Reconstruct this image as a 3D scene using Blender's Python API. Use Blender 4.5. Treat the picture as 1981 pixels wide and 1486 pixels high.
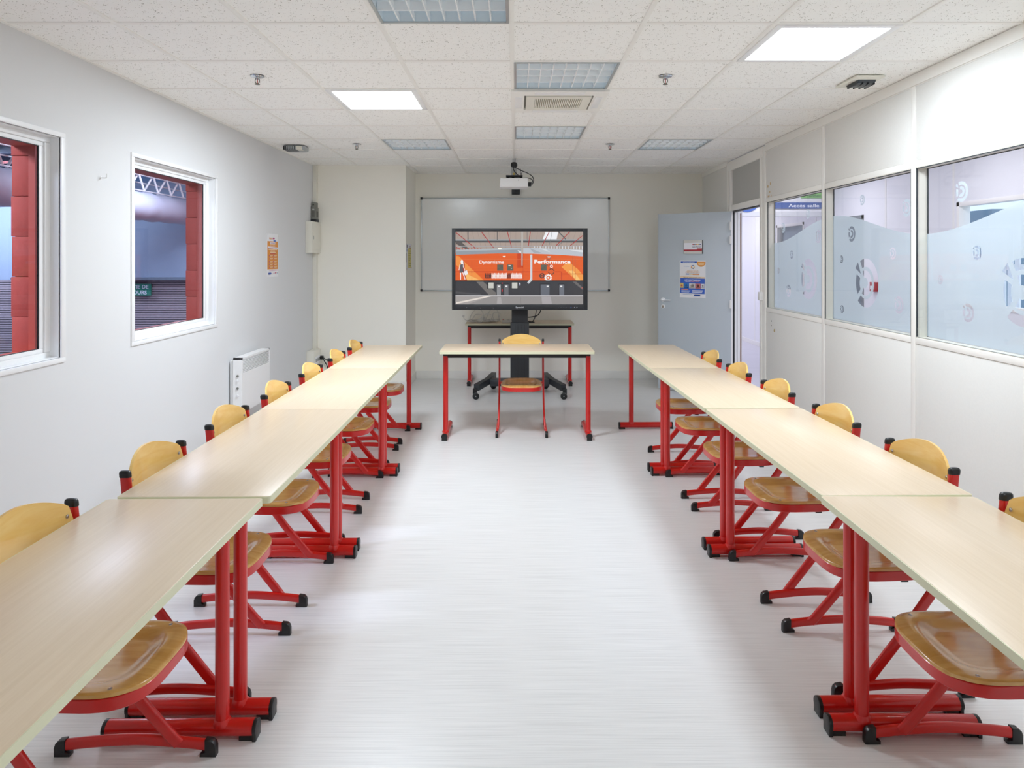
import bpy, bmesh, math, random
from mathutils import Vector, Matrix
from mathutils.geometry import tessellate_polygon

S = bpy.context.scene
for o in list(bpy.data.objects):
    bpy.data.objects.remove(o)
C = S.collection
PI = math.pi
random.seed(7)

# ---------------------------------------------------------------- camera, world, exposure
CAM_Z = 1.518
cam_d = bpy.data.cameras.new('camera')
cam_d.sensor_width = 36.0
cam_d.lens = 24.0
cam_d.shift_x = -7.5 / 1981
cam_d.shift_y = -243.0 / 1981
cam_d.clip_start = 0.05
cam_d.clip_end = 100
cam = bpy.data.objects.new('camera', cam_d)
cam.location = (0, 0, CAM_Z)
cam.rotation_euler = (PI / 2, 0, 0)
C.objects.link(cam)
S.camera = cam

W = bpy.data.worlds.new('world')
S.world = W
W.use_nodes = True
bgn = W.node_tree.nodes['Background']
bgn.inputs[0].default_value = (0.62, 0.80, 1.0, 1)
bgn.inputs[1].default_value = 0.9

S.view_settings.view_transform = 'Standard'
S.view_settings.look = 'None'
S.view_settings.gamma = 1.0
S.view_settings.use_curve_mapping = False
S.view_settings.exposure = 0.73
S.cycles.use_denoising = True
S.cycles.use_adaptive_sampling = True
S.cycles.adaptive_threshold = 0.03
S.cycles.adaptive_min_samples = 16
S.cycles.caustics_reflective = False
S.cycles.caustics_refractive = False
S.cycles.max_bounces = 12
S.cycles.diffuse_bounces = 9
S.cycles.glossy_bounces = 3
S.cycles.transparent_max_bounces = 16
S.cycles.sample_clamp_indirect = 10.0

LED_STRENGTH = 38.0   # mean of the two ceiling panels
CORRIDOR_STRENGTH = 9.0
HALL_STRENGTH = 17.0

# ---------------------------------------------------------------- helpers
def lin(c):
    return tuple(((v / 255.0) / 12.92 if v / 255.0 <= 0.04045 else ((v / 255.0 + 0.055) / 1.055) ** 2.4) for v in c)

MATS = {}
def nodes_of(m):
    m.use_nodes = True
    return m.node_tree, m.node_tree.nodes, m.node_tree.links

def mat(name, rgb, rough=0.5, metal=0.0, spec=0.5, bump=0.0, bump_scale=200.0, vary=0.0, vary_scale=8.0, coat=0.0):
    if name in MATS:
        return MATS[name]
    m = bpy.data.materials.new(name)
    nt, N, L = nodes_of(m)
    b = N['Principled BSDF']
    c = lin(rgb)
    b.inputs['Base Color'].default_value = (*c, 1)
    b.inputs['Roughness'].default_value = rough
    b.inputs['Metallic'].default_value = metal
    b.inputs['Specular IOR Level'].default_value = spec
    b.inputs['Coat Weight'].default_value = coat
    g = N.new('ShaderNodeNewGeometry')
    if vary > 0:
        n = N.new('ShaderNodeTexNoise'); n.inputs['Scale'].default_value = vary_scale; n.inputs['Detail'].default_value = 3
        L.new(g.outputs['Position'], n.inputs['Vector'])
        r = N.new('ShaderNodeMapRange')
        r.inputs[1].default_value = 0.3; r.inputs[2].default_value = 0.7
        r.inputs[3].default_value = 1 - vary; r.inputs[4].default_value = 1 + vary
        L.new(n.outputs[0], r.inputs[0])
        x = N.new('ShaderNodeVectorMath'); x.operation = 'SCALE'
        x.inputs[0].default_value = c
        L.new(r.outputs[0], x.inputs['Scale'])
        L.new(x.outputs[0], b.inputs['Base Color'])
    if bump > 0:
        n = N.new('ShaderNodeTexNoise'); n.inputs['Scale'].default_value = bump_scale; n.inputs['Detail'].default_value = 2
        L.new(g.outputs['Position'], n.inputs['Vector'])
        p = N.new('ShaderNodeBump'); p.inputs['Strength'].default_value = bump; p.inputs['Distance'].default_value = 0.002
        L.new(n.outputs[0], p.inputs['Height']); L.new(p.outputs[0], b.inputs['Normal'])
    MATS[name] = m
    return m

def mat_grain(name, ca, cb, rough, scale, coord='Object', coat=0.0, ring=0.0, detail=4.0, lo=0.35, hi=0.65, bump=0.0):
    """streaky grain: noise stretched by the per-axis scale"""
    m = bpy.data.materials.new(name); MATS[name] = m
    nt, N, L = nodes_of(m)
    b = N['Principled BSDF']
    b.inputs['Roughness'].default_value = rough
    b.inputs['Coat Weight'].default_value = coat
    b.inputs['Coat Roughness'].default_value = 0.12
    if coord == 'World':
        g = N.new('ShaderNodeNewGeometry'); src = g.outputs['Position']
    else:
        g = N.new('ShaderNodeTexCoord'); src = g.outputs['Object']
    oi = N.new('ShaderNodeObjectInfo')
    off = N.new('ShaderNodeVectorMath'); off.operation = 'ADD'
    L.new(src, off.inputs[0])
    if coord != 'World':
        k = N.new('ShaderNodeMath'); k.operation = 'MULTIPLY'; k.inputs[1].default_value = 13.0
        L.new(oi.outputs['Random'], k.inputs[0]); L.new(k.outputs[0], off.inputs[1])
    mp = N.new('ShaderNodeMapping'); mp.inputs['Scale'].default_value = scale
    L.new(off.outputs[0], mp.inputs['Vector'])
    n = N.new('ShaderNodeTexNoise'); n.inputs['Scale'].default_value = 1.0; n.inputs['Detail'].default_value = detail
    n.inputs['Roughness'].default_value = 0.6; n.inputs['Distortion'].default_value = ring
    L.new(mp.outputs[0], n.inputs['Vector'])
    r = N.new('ShaderNodeValToRGB')
    r.color_ramp.elements[0].position = lo; r.color_ramp.elements[0].color = (*lin(ca), 1)
    r.color_ramp.elements[1].position = hi; r.color_ramp.elements[1].color = (*lin(cb), 1)
    L.new(n.outputs[0], r.inputs[0]); L.new(r.outputs[0], b.inputs['Base Color'])
    if bump > 0:
        p = N.new('ShaderNodeBump'); p.inputs['Strength'].default_value = bump; p.inputs['Distance'].default_value = 0.001
        L.new(n.outputs[0], p.inputs['Height']); L.new(p.outputs[0], b.inputs['Normal'])
    return m

def mat_emit(name, rgb, strength):
    m = bpy.data.materials.new(name); MATS[name] = m
    nt, N, L = nodes_of(m)
    N.remove(N['Principled BSDF'])
    e = N.new('ShaderNodeEmission'); e.inputs[0].default_value = (*lin(rgb), 1); e.inputs[1].default_value = strength
    L.new(e.outputs[0], N['Material Output'].inputs[0])
    m.cycles.emission_sampling = 'FRONT'
    return m

def mat_glass(name, tint=(255, 255, 255), refl=0.02):
    m = bpy.data.materials.new(name); MATS[name] = m
    nt, N, L = nodes_of(m)
    N.remove(N['Principled BSDF'])
    t = N.new('ShaderNodeBsdfTransparent'); t.inputs[0].default_value = (*lin(tint), 1)
    g = N.new('ShaderNodeBsdfGlossy'); g.inputs['Roughness'].default_value = 0.01
    lw = N.new('ShaderNodeLayerWeight'); lw.inputs[0].default_value = 0.5
    pw = N.new('ShaderNodeMath'); pw.operation = 'POWER'; pw.inputs[1].default_value = 5.0
    L.new(lw.outputs['Facing'], pw.inputs[0])
    f = N.new('ShaderNodeMath'); f.operation = 'MULTIPLY_ADD'; f.inputs[1].default_value = 0.5; f.inputs[2].default_value = refl
    L.new(pw.outputs[0], f.inputs[0])
    mx = N.new('ShaderNodeMixShader')
    L.new(f.outputs[0], mx.inputs[0]); L.new(t.outputs[0], mx.inputs[1]); L.new(g.outputs[0], mx.inputs[2])
    L.new(mx.outputs[0], N['Material Output'].inputs[0])
    return m

def mat_film(name, rgb):
    m = bpy.data.materials.new(name); MATS[name] = m
    nt, N, L = nodes_of(m)
    N.remove(N['Principled BSDF'])
    c = (*lin(rgb), 1)
    d = N.new('ShaderNodeBsdfDiffuse'); d.inputs[0].default_value = c
    t = N.new('ShaderNodeBsdfTranslucent'); t.inputs[0].default_value = c
    p = N.new('ShaderNodeBsdfTransparent')
    a = N.new('ShaderNodeMixShader'); a.inputs[0].default_value = 0.5
    L.new(d.outputs[0], a.inputs[1]); L.new(t.outputs[0], a.inputs[2])
    q = N.new('ShaderNodeMixShader'); q.inputs[0].default_value = 0.10
    L.new(a.outputs[0], q.inputs[1]); L.new(p.outputs[0], q.inputs[2])
    L.new(q.outputs[0], N['Material Output'].inputs[0])
    return m

def mat_tile():
    m = bpy.data.materials.new('mineral_tile'); MATS['tile'] = m
    nt, N, L = nodes_of(m)
    b = N['Principled BSDF']; b.inputs['Roughness'].default_value = 0.9
    g = N.new('ShaderNodeNewGeometry')
    w = N.new('ShaderNodeTexNoise'); w.inputs['Scale'].default_value = 60; w.inputs['Detail'].default_value = 2
    L.new(g.outputs['Position'], w.inputs['Vector'])
    ad = N.new('ShaderNodeVectorMath'); ad.operation = 'MULTIPLY_ADD'
    ad.inputs[1].default_value = (0.012, 0.012, 0.0)
    L.new(w.outputs['Color'], ad.inputs[0]); L.new(g.outputs['Position'], ad.inputs[2])
    v = N.new('ShaderNodeTexVoronoi'); v.inputs['Scale'].default_value = 115
    L.new(ad.outputs[0], v.inputs['Vector'])
    sz = N.new('ShaderNodeTexNoise'); sz.inputs['Scale'].default_value = 42
    L.new(g.outputs['Position'], sz.inputs['Vector'])
    th = N.new('ShaderNodeMapRange'); th.inputs[1].default_value = 0.38; th.inputs[2].default_value = 0.72
    th.inputs[3].default_value = 0.02; th.inputs[4].default_value = 0.38
    L.new(sz.outputs[0], th.inputs[0])
    lt = N.new('ShaderNodeMath'); lt.operation = 'LESS_THAN'
    L.new(v.outputs['Distance'], lt.inputs[0]); L.new(th.outputs[0], lt.inputs[1])
    mx = N.new('ShaderNodeMix'); mx.data_type = 'RGBA'
    mx.inputs[6].default_value = (*lin((251, 250, 247)), 1); mx.inputs[7].default_value = (*lin((170, 166, 156)), 1)
    L.new(lt.outputs[0], mx.inputs[0]); L.new(mx.outputs[2], b.inputs['Base Color'])
    p = N.new('ShaderNodeBump'); p.invert = True; p.inputs['Strength'].default_value = 0.4; p.inputs['Distance'].default_value = 0.002
    L.new(lt.outputs[0], p.inputs['Height']); L.new(p.outputs[0], b.inputs['Normal'])
    return m

def mat_attr(name, emit=0.0, rough=0.5):
    m = bpy.data.materials.new(name); MATS[name] = m
    nt, N, L = nodes_of(m)
    b = N['Principled BSDF']; b.inputs['Roughness'].default_value = rough
    a = N.new('ShaderNodeAttribute'); a.attribute_name = 'Col'
    if emit > 0:
        b.inputs['Base Color'].default_value = (0.01, 0.01, 0.01, 1)
        L.new(a.outputs['Color'], b.inputs['Emission Color']); b.inputs['Emission Strength'].default_value = emit
    else:
        L.new(a.outputs['Color'], b.inputs['Base Color'])
    return m

def new_bm():
    return bmesh.new()

def bx(bm, x0, x1, y0, y1, z0, z1, bev=0.0, seg=2):
    t = bmesh.new()
    vs = [t.verts.new((x, y, z)) for x in (x0, x1) for y in (y0, y1) for z in (z0, z1)]
    for f in ((0, 1, 3, 2), (4, 6, 7, 5), (0, 4, 5, 1), (2, 3, 7, 6), (0, 2, 6, 4), (1, 5, 7, 3)):
        t.faces.new([vs[i] for i in f])
    bmesh.ops.recalc_face_normals(t, faces=t.faces)
    if bev > 0:
        bmesh.ops.bevel(t, geom=list(t.edges), offset=bev, segments=seg, affect='EDGES', profile=0.5)
    merge(bm, t)
    return bm

def merge(bm, t, M=None):
    vm = {}
    for v in t.verts:
        vm[v] = bm.verts.new(M @ v.co if M else v.co)
    for f in t.faces:
        try:
            bm.faces.new([vm[v] for v in f.verts])
        except ValueError:
            pass
    t.free()

def prism(bm, pts, axis, a0, a1, bev=0.0):
    """extrude the 2D outline pts along axis (0,1,2) from a0 to a1; the outline fills the other two axes in order"""
    t = bmesh.new()
    def p3(p, a):
        q = list(p); q.insert(axis, a); return q
    A = [t.verts.new(p3(p, a0)) for p in pts]
    B = [t.verts.new(p3(p, a1)) for p in pts]
    n = len(pts)
    t.faces.new(A); t.faces.new(B[::-1])
    for i in range(n):
        t.faces.new((A[i], B[i], B[(i + 1) % n], A[(i + 1) % n]))
    bmesh.ops.recalc_face_normals(t, faces=t.faces)
    if bev > 0:
        es = [e for e in t.edges if (e.verts[0] in A) == (e.verts[1] in A)]
        bmesh.ops.bevel(t, geom=es, offset=bev, segments=2, affect='EDGES', profile=0.5)
    merge(bm, t)

def sweep(bm, pts, prof, side=None, closed=False, cap=True):
    """sweep the closed 2D profile (a along the side vector, b along the other) over the path"""
    P = [Vector(p) for p in pts]
    n = len(P); rings = []
    A = None
    for i in range(n):
        if closed:
            T = (P[(i + 1) % n] - P[i - 1]).normalized()
        else:
            T = (P[min(i + 1, n - 1)] - P[max(i - 1, 0)]).normalized()
        if side is not None:
            s = Vector(side)
        elif A is not None:
            s = A
        else:
            s = Vector((0, 0, 1)) if abs(T.z) < 0.9 else Vector((1, 0, 0))
        A = (s - T * s.dot(T)).normalized()
        Bv = T.cross(A)
        rings.append([bm.verts.new(P[i] + A * a + Bv * b) for a, b in prof])
    m = len(prof)
    for i in range(n if closed else n - 1):
        r0, r1 = rings[i], rings[(i + 1) % n]
        for j in range(m):
            bm.faces.new((r0[j], r0[(j + 1) % m], r1[(j + 1) % m], r1[j]))
    if cap and not closed:
        bm.faces.new(rings[0][::-1]); bm.faces.new(rings[-1])

def circ(r, n=10, r2=None):
    r2 = r if r2 is None else r2
    return [(r * math.cos(2 * PI * i / n), r2 * math.sin(2 * PI * i / n)) for i in range(n)]

def stadium(w, h, n=5):
    """rounded flat oval: w across (a), h along (b)"""
    r = w / 2; k = h / 2 - r; out = []
    for i in range(n + 1):
        t = PI * i / n
        out.append((r * math.cos(t), k + r * math.sin(t)))
    for i in range(n + 1):
        t = PI + PI * i / n
        out.append((r * math.cos(t), -k + r * math.sin(t)))
    return out

def tube(bm, pts, r, n=8):
    sweep(bm, pts, circ(r, n))

def lathe(bm, prof, c=(0, 0, 0), axis='Z', n=20):
    """prof = [(radius, height)...] revolved about the axis through c"""
    rings = []
    for r, h in prof:
        ring = []
        for i in range(n):
            a = 2 * PI * i / n
            x, y = r * math.cos(a), r * math.sin(a)
            v = {'Z': (x, y, h), 'Y': (x, h, y), 'X': (h, x, y)}[axis]
            ring.append(bm.verts.new(Vector(c) + Vector(v)))
        rings.append(ring)
    for k in range(len(rings) - 1):
        for i in range(n):
            bm.faces.new((rings[k][i], rings[k][(i + 1) % n], rings[k + 1][(i + 1) % n], rings[k + 1][i]))
    bm.faces.new(rings[0][::-1]); bm.faces.new(rings[-1])

def spline(pts, per=8):
    P = [Vector(p) for p in pts]; out = []
    for i in range(len(P) - 1):
        p0 = P[max(i - 1, 0)]; p1 = P[i]; p2 = P[i + 1]; p3 = P[min(i + 2, len(P) - 1)]
        for k in range(per):
            t = k / per
            out.append(0.5 * ((2 * p1) + (p2 - p0) * t + (2 * p0 - 5 * p1 + 4 * p2 - p3) * t * t + (3 * p1 - p0 - 3 * p2 + p3) * t ** 3))
    out.append(P[-1])
    return out

def rrect(x0, x1, y0, y1, r, n=5):
    out = []
    for cx, cy, a0 in ((x1 - r, y1 - r, 0), (x0 + r, y1 - r, 90), (x0 + r, y0 + r, 180), (x1 - r, y0 + r, 270)):
        for i in range(n + 1):
            a = math.radians(a0 + 90 * i / n)
            out.append((cx + r * math.cos(a), cy + r * math.sin(a)))
    return out

def mesh_of(name, bm, m, smooth=True, angle=35, fix=True):
    if fix:
        bmesh.ops.recalc_face_normals(bm, faces=bm.faces)
    me = bpy.data.meshes.new(name)
    bm.to_mesh(me); bm.free()
    me.materials.append(m)
    if smooth:
        me.shade_smooth()
        me.set_sharp_from_angle(angle=math.radians(angle))
    return me

def link(name, me, parent=None, loc=None, rot=None):
    o = bpy.data.objects.new(name, me)
    C.objects.link(o)
    if parent is not None:
        o.parent = parent
    if loc is not None:
        o.location = loc
    if rot is not None:
        o.rotation_euler = rot
    return o

def obj(name, bm, m, parent=None, loc=None, rot=None, smooth=True, angle=35, fix=True):
    return link(name, mesh_of(name, bm, m, smooth, angle, fix), parent, loc, rot)

def boxo(name, dims, m, parent=None, bev=0.0, loc=None, rot=None):
    b = new_bm(); bx(b, *dims, bev=bev)
    return obj(name, b, m, parent, loc, rot)

def sheet(name, x0, x1, y0, y1, z, m, parent):
    """a diffuser sheet facing down"""
    b = new_bm(); b.faces.new([b.verts.new(p) for p in ((x0, y0, z), (x0, y1, z), (x1, y1, z), (x1, y0, z))])
    return obj(name, b, m, parent, smooth=False, fix=False)

def tag(o, label, cat, group=None):
    o['label'] = label; o['category'] = cat
    if group:
        o['group'] = group
    return o

def thing(name, label, cat, loc=(0, 0, 0), rotz=0.0, group=None):
    o = bpy.data.objects.new(name, None); C.objects.link(o)
    o.empty_display_size = 0.1
    o.location = loc; o.rotation_euler = (0, 0, rotz)
    return tag(o, label, cat, group)

def struct(o):
    o['kind'] = 'structure'
    return o

def dup(root, loc, rotz, label, group=None):
    def rec(o, parent):
        c = o.copy(); C.objects.link(c)
        c.parent = parent
        for ch in o.children:
            rec(ch, c)
        return c
    r = rec(root, None)
    r.location = loc; r.rotation_euler = (0, 0, rotz)
    r['label'] = label
    if group:
        r['group'] = group
    return r

# flat print: coloured polygons laid on a surface
class Print:
    def __init__(self, f, step=0.0003):
        self.f = f; self.v = []; self.fc = []; self.col = []; self.n = 0; self.step = step
    def poly(self, pts, rgb, same=False):
        if not same:
            self.n += 1
        h = self.n * self.step
        tris = tessellate_polygon([[Vector((p[0], p[1], 0)) for p in pts]])
        base = len(self.v)
        self.v += [self.f(p[0], p[1], h) for p in pts]
        for t in tris:
            self.fc.append([base + i for i in t]); self.col.append(lin(rgb))
    def rect(self, x0, y0, x1, y1, rgb, same=False):
        self.poly([(x0, y0), (x1, y0), (x1, y1), (x0, y1)], rgb, same)
    def disc(self, cx, cy, r, rgb, n=18, ry=None, same=False):
        ry = r if ry is None else ry
        self.poly([(cx + r * math.cos(2 * PI * i / n), cy + ry * math.sin(2 * PI * i / n)) for i in range(n)], rgb, same)
    def line(self, x0, y0, x1, y1, w, rgb, same=False):
        d = math.hypot(x1 - x0, y1 - y0) or 1
        nx, ny = -(y1 - y0) / d * w / 2, (x1 - x0) / d * w / 2
        self.poly([(x0 + nx, y0 + ny), (x1 + nx, y1 + ny), (x1 - nx, y1 - ny), (x0 - nx, y0 - ny)], rgb, same)
    def text(self, s, x0, x1, ybase, ycap, rgb, bold=0.0):
        """text stretched to run from x0 to x1 with baseline ybase and capital height to ycap"""
        cu = bpy.data.curves.new('lettering', 'FONT'); cu.body = s; cu.size = 1.0; cu.offset = bold; cu.resolution_u = 3
        o = bpy.data.objects.new('lettering', cu)
        me = bpy.data.meshes.new_from_object(o)
        bpy.data.objects.remove(o); bpy.data.curves.remove(cu)
        if not me.vertices:
            return
        xs = [v.co.x for v in me.vertices]
        xa, xb = min(xs), max(xs)
        self.n += 1; h = self.n * self.step
        base = len(self.v)
        for v in me.vertices:
            px = x0 + (v.co.x - xa) / (xb - xa) * (x1 - x0)
            py = ybase + v.co.y / 0.69 * (ycap - ybase)
            self.v.append(self.f(px, py, h))
        for p in me.polygons:
            self.fc.append([base + i for i in p.vertices]); self.col.append(lin(rgb))
        bpy.data.meshes.remove(me)
    def build(self, name, m, parent):
        me = bpy.data.meshes.new(name)
        me.from_pydata([tuple(v) for v in self.v], [], self.fc)
        at = me.color_attributes.new('Col', 'FLOAT_COLOR', 'CORNER')
        k = 0
        for p, c in zip(me.polygons, self.col):
            for _ in p.vertices:
                at.data[k].color = (*c, 1); k += 1
        me.materials.append(m)
        return link(name, me, parent)

# ---------------------------------------------------------------- materials
M_WALL_L = mat('paint_white_cool', (222, 223, 224), 0.75, bump=0.06, bump_scale=300)
M_WALL_B = mat('paint_cream', (246, 243, 233), 0.75, bump=0.04, bump_scale=300)
M_PANEL = mat('partition_panel', (230, 229, 225), 0.6, vary=0.012, vary_scale=90, bump=0.05, bump_scale=350)
M_FRAME = mat('partition_profile', (244, 242, 237), 0.4)
M_WHITE = mat('white_paint', (240, 240, 240), 0.4)
M_WFRAME = mat('window_white', (240, 241, 242), 0.35)
M_TILE = mat_tile()
M_TEE = mat('ceiling_tee', (244, 242, 237), 0.5)
M_FLOOR = mat_grain('vinyl_floor', (205, 204, 203), (226, 225, 224), 0.34, (3.0, 330, 1), 'World', detail=5, lo=0.30, hi=0.58, bump=0.03)
M_BASE = mat('skirting', (232, 231, 226), 0.45)
M_RED = mat('red_enamel', (200, 26, 20), 0.28, coat=0.3)
M_BLACK = mat('black_plastic', (26, 27, 28), 0.35)
M_BEAM = mat('black_steel', (24, 24, 25), 0.45)
M_TOP = mat_grain('beech_laminate', (216, 194, 165), (227, 207, 181), 0.30, (130, 3, 4), detail=4, lo=0.2, hi=0.8)
M_EDGE = mat('edge_band', (220, 218, 186), 0.45)
M_SEAT = mat_grain('varnished_seat_ply', (198, 144, 72), (216, 168, 96), 0.25, (4, 26, 4), coat=0.6, ring=0.8, detail=3)
M_BACK = mat_grain('varnished_back_ply', (238, 192, 106), (245, 208, 130), 0.28, (6, 5, 26), coat=0.5, ring=0.8, detail=3)
M_STEEL = mat('steel', (200, 202, 205), 0.25, metal=1.0)
M_CHROME = mat('chrome', (215, 218, 222), 0.12, metal=1.0)
M_ALU = mat('aluminium_trim', (190, 195, 196), 0.35, metal=0.6)
M_MIRROR = mat('louvre_aluminium', (246, 250, 252), 0.25, metal=0.15)
M_TRAY = mat('luminaire_tray', (236, 246, 252), 0.35, metal=0.0)
M_LED = [mat_emit('led_diffuser_a', (231, 242, 252), LED_STRENGTH * 1.24), mat_emit('led_diffuser_b', (231, 242, 252), LED_STRENGTH * 0.76), mat_emit('led_diffuser_c', (231, 242, 252), LED_STRENGTH * 0.5)]
M_DARK = mat('dark_anthracite', (45, 48, 52), 0.4)
M_DARK2 = mat('anthracite_column', (40, 42, 45), 0.5)
M_BOARD = mat('whiteboard_enamel', (240, 240, 236), 0.18)
M_DOOR = mat('door_grey_blue', (192, 201, 208), 0.45)
M_CREAM = mat('cream_plastic', (233, 230, 218), 0.45)
M_GREYP = mat('grey_plastic', (125, 125, 118), 0.5)
M_PAPER = mat('paper', (236, 236, 238), 0.6)
M_GREYPANEL = mat('transom_panel', (182, 182, 178), 0.6)
M_BRICKRED = mat('painted_block_red', (196, 78, 62), 0.75, vary=0.06, vary_scale=60, bump=0.25, bump_scale=160)
M_REDSMOOTH = mat('painted_red_smooth', (200, 80, 60), 0.55)
M_GLASS = mat_glass('clear_glass')
M_GLASSB = mat_glass('hall_glass', (232, 238, 248))
M_FILM = mat_film('frosted_film', (214, 228, 234))
M_PRINT = mat_attr('printed_ink')
M_SCREEN = mat_attr('screen_picture', emit=0.56, rough=0.15)
M_SCREEN.cycles.emission_sampling = 'NONE'
M_CABLEW = mat('cable_white', (214, 212, 205), 0.5)
M_GASKET = mat('gasket', (52, 58, 62), 0.5)

# ================================================================ ROOM SHELL
XL, XR, YB, YBUMP, YF, ZC = -2.324, 2.30, 8.62, 7.86, -1.70, 2.585
XBUMP = -1.268

b = new_bm(); bx(b, XL - 0.2, 2.42, YF - 0.1, YB + 0.1, -0.12, 0.0)
struct(obj('floor', b, M_FLOOR, smooth=False))

# --- left wall with two window openings
WIN_L = [(2.325, 3.514), (4.118, 5.307)]
WZ0, WZ1 = 0.987, 2.160
CAS = 0.034   # casing width
b = new_bm()
def wall_with_holes(b, x0, x1, y0, y1, z0, z1, holes):
    y = y0
    for (ha, hb, hz0, hz1) in holes:
        bx(b, x0, x1, y, ha, z0, z1)
        bx(b, x0, x1, ha, hb, z0, hz0)
        bx(b, x0, x1, ha, hb, hz1, z1)
        y = hb
    bx(b, x0, x1, y, y1, z0, z1)
wall_with_holes(b, XL - 0.056, XL, YF - 0.1, YB + 0.1, -0.1, ZC + 0.1, [(a + CAS, c - CAS, WZ0 + CAS * 0.72, WZ1 - CAS * 0.72) for a, c in WIN_L])
wall_left = struct(obj('wall_left', b, M_WALL_L, smooth=False))

# outer masonry of the left wall, painted red towards the hall
b = new_bm()
RX0, RX1 = -2.50, XL - 0.060
RH = [(a + 0.10, c - 0.125, WZ0 + 0.06, WZ1 - 0.076) for a, c in WIN_L]
wall_with_holes(b, RX0, RX1 - 0.04, YF - 0.1, 11.0, -0.1, 3.3, [(h[0] - 0.02, h[1] + 0.02, h[2] - 0.02, h[3] + 0.02) for h in RH])
obj('outer_masonry', b, M_REDSMOOTH, wall_left, smooth=False)
# the red blocks that line the far jamb, head and foot of each opening
for h in RH:
    z = h[2] - 0.02
    k = 0
    while z < h[3] + 0.0:
        z1 = min(z + 0.2, h[3] + 0.02)
        b = new_bm(); bx(b, RX0 - 0.004 * (k % 2) - 0.003, RX1 - 0.035, h[1], h[1] + 0.06, z + 0.001, z1 - 0.001, bev=0.0025)
        obj('block', b, M_BRICKRED, wall_left)
        z = z1; k += 1
    boxo('reveal_strip', (RX1 - 0.035, RX1 - 0.002, h[1] - 0.002, h[1] + 0.06, h[2] - 0.01, h[3] + 0.01), M_REDSMOOTH, wall_left)
    boxo('head_block', (RX0, RX1 - 0.002, h[0], h[1], h[3] - 0.006, h[3] + 0.019), M_REDSMOOTH, wall_left)
    boxo('foot_block', (RX0, RX1 - 0.002, h[0], h[1], h[2] - 0.019, h[2] + 0.006), M_REDSMOOTH, wall_left)

# --- windows of the left wall
for i, (a, c) in enumerate(WIN_L):
    root = bpy.data.objects.new('window_%d' % (i + 1), None); C.objects.link(root); struct(root)
    root.location = (XL, (a + c) / 2, WZ0); hw = (c - a) / 2; H = WZ1 - WZ0
    X0 = 0.0
    # casing: four mitred mouldings standing proud of the wall
    def ring(nm, w0, w1, x0, x1, m, bev=0.003):
        v0, v1 = w0 * 0.72, w1 * 0.72
        for nm2, d in (('top', (x0, x1, -hw + w0, hw - w0, H - v1, H - v0)), ('sill', (x0, x1, -hw + w0, hw - w0, v0, v1)),
                       ('side', (x0, x1, -hw + w0, -hw + w1, v1, H - v1)), ('side', (x0, x1, hw - w1, hw - w0, v1, H - v1))):
            boxo(nm + '_' + nm2, d, m, root, bev=bev)
    ring('casing', 0.0, 0.034, -0.006, 0.008, M_WFRAME, 0.002)
    ring('reveal', 0.034, 0.040, -0.058, -0.004, M_WFRAME, 0.001)
    ring('sash', 0.038, 0.078, -0.062, -0.046, M_WFRAME, 0.004)
    ring('bead', 0.078, 0.108, -0.060, -0.054, M_WFRAME, 0.003)
    ring('gasket', 0.106, 0.112, -0.062, -0.056, M_GASKET, 0.0)
    boxo('pane', (-0.0605, -0.0575, -hw + 0.09, hw - 0.09, 0.07, H - 0.07), M_GLASSB, root)

# --- bump wall, back wall, rear wall
b = new_bm(); bx(b, XL, XBUMP, YBUMP, YB + 0.1, 0, ZC + 0.05)
struct(obj('wall_chase', b, M_WALL_B, smooth=False))
b = new_bm(); bx(b, XBUMP, 2.52, YB, YB + 0.1, 0, ZC + 0.05)
struct(obj('wall_back', b, M_WALL_B, smooth=False))
b = new_bm(); bx(b, XL, 2.42, YF - 0.1, YF, 0, ZC + 0.05)
struct(obj('wall_rear', b, M_WALL_L, smooth=False))
struct(boxo('baseboard_back', (XBUMP, 2.33, YB - 0.012, YB, 0, 0.10), M_BASE, bev=0.003))
struct(boxo('baseboard_chase', (XL, XBUMP + 0.012, YBUMP - 0.012, YBUMP, 0, 0.10), M_BASE, bev=0.003))
struct(boxo('baseboard_return', (XBUMP, XBUMP + 0.012, YBUMP, YB - 0.012, 0, 0.10), M_BASE, bev=0.003))
struct(boxo('baseboard_left', (XL, XL + 0.012, YF, YBUMP - 0.012, 0, 0.10), M_BASE, bev=0.003))

# --- ceiling: plenum slab, tees, individual tiles
GX = [-1.82, -1.22, -0.62, -0.02, 0.58, 1.18, 1.78]
GY = [3.1026 + 0.6 * i for i in range(-8, 10)]
b = new_bm(); bx(b, XL - 0.1, 2.5, YF - 0.1, YB + 0.1, ZC + 0.12, ZC + 0.2)
ceiling = struct(obj('ceiling', b, M_TEE, smooth=False))
cols = list(zip([XL] + GX, GX + [2.36]))
rows = list(zip([YF] + GY[1:], GY[1:] + [YB]))
TROFF = [(-0.62, 2.5026), (-0.02, 3.7026), (-0.02, 5.5026), (-1.22, 6.1026), (1.18, 6.1026)]
LEDS = [(-1.22, 4.3026), (1.18, 3.1026), (1.18, 0.1026)]
CASS = [(-0.02, 4.3026)]
special = set()
for (x, y) in TROFF + LEDS + CASS:
    special.add((round(x, 2), round(y, 2)))
cache = {}
for (x0, x1) in cols:
    for (y0, y1) in rows:
        if (round(x0, 2), round(y0, 2)) in special:
            continue
        key = (round(x1 - x0, 3), round(y1 - y0, 3))
        if key not in cache:
            t = new_bm(); w, d = (x1 - x0) / 2 - 0.002, (y1 - y0) / 2 - 0.002
            bx(t, -w, w, -d, d, 0.005, 0.02)
            cache[key] = mesh_of('ceiling_tile', t, M_TILE, smooth=False)
        link('ceiling_tile', cache[key], ceiling, ((x0 + x1) / 2, (y0 + y1) / 2, ZC))
mt = {}
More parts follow.
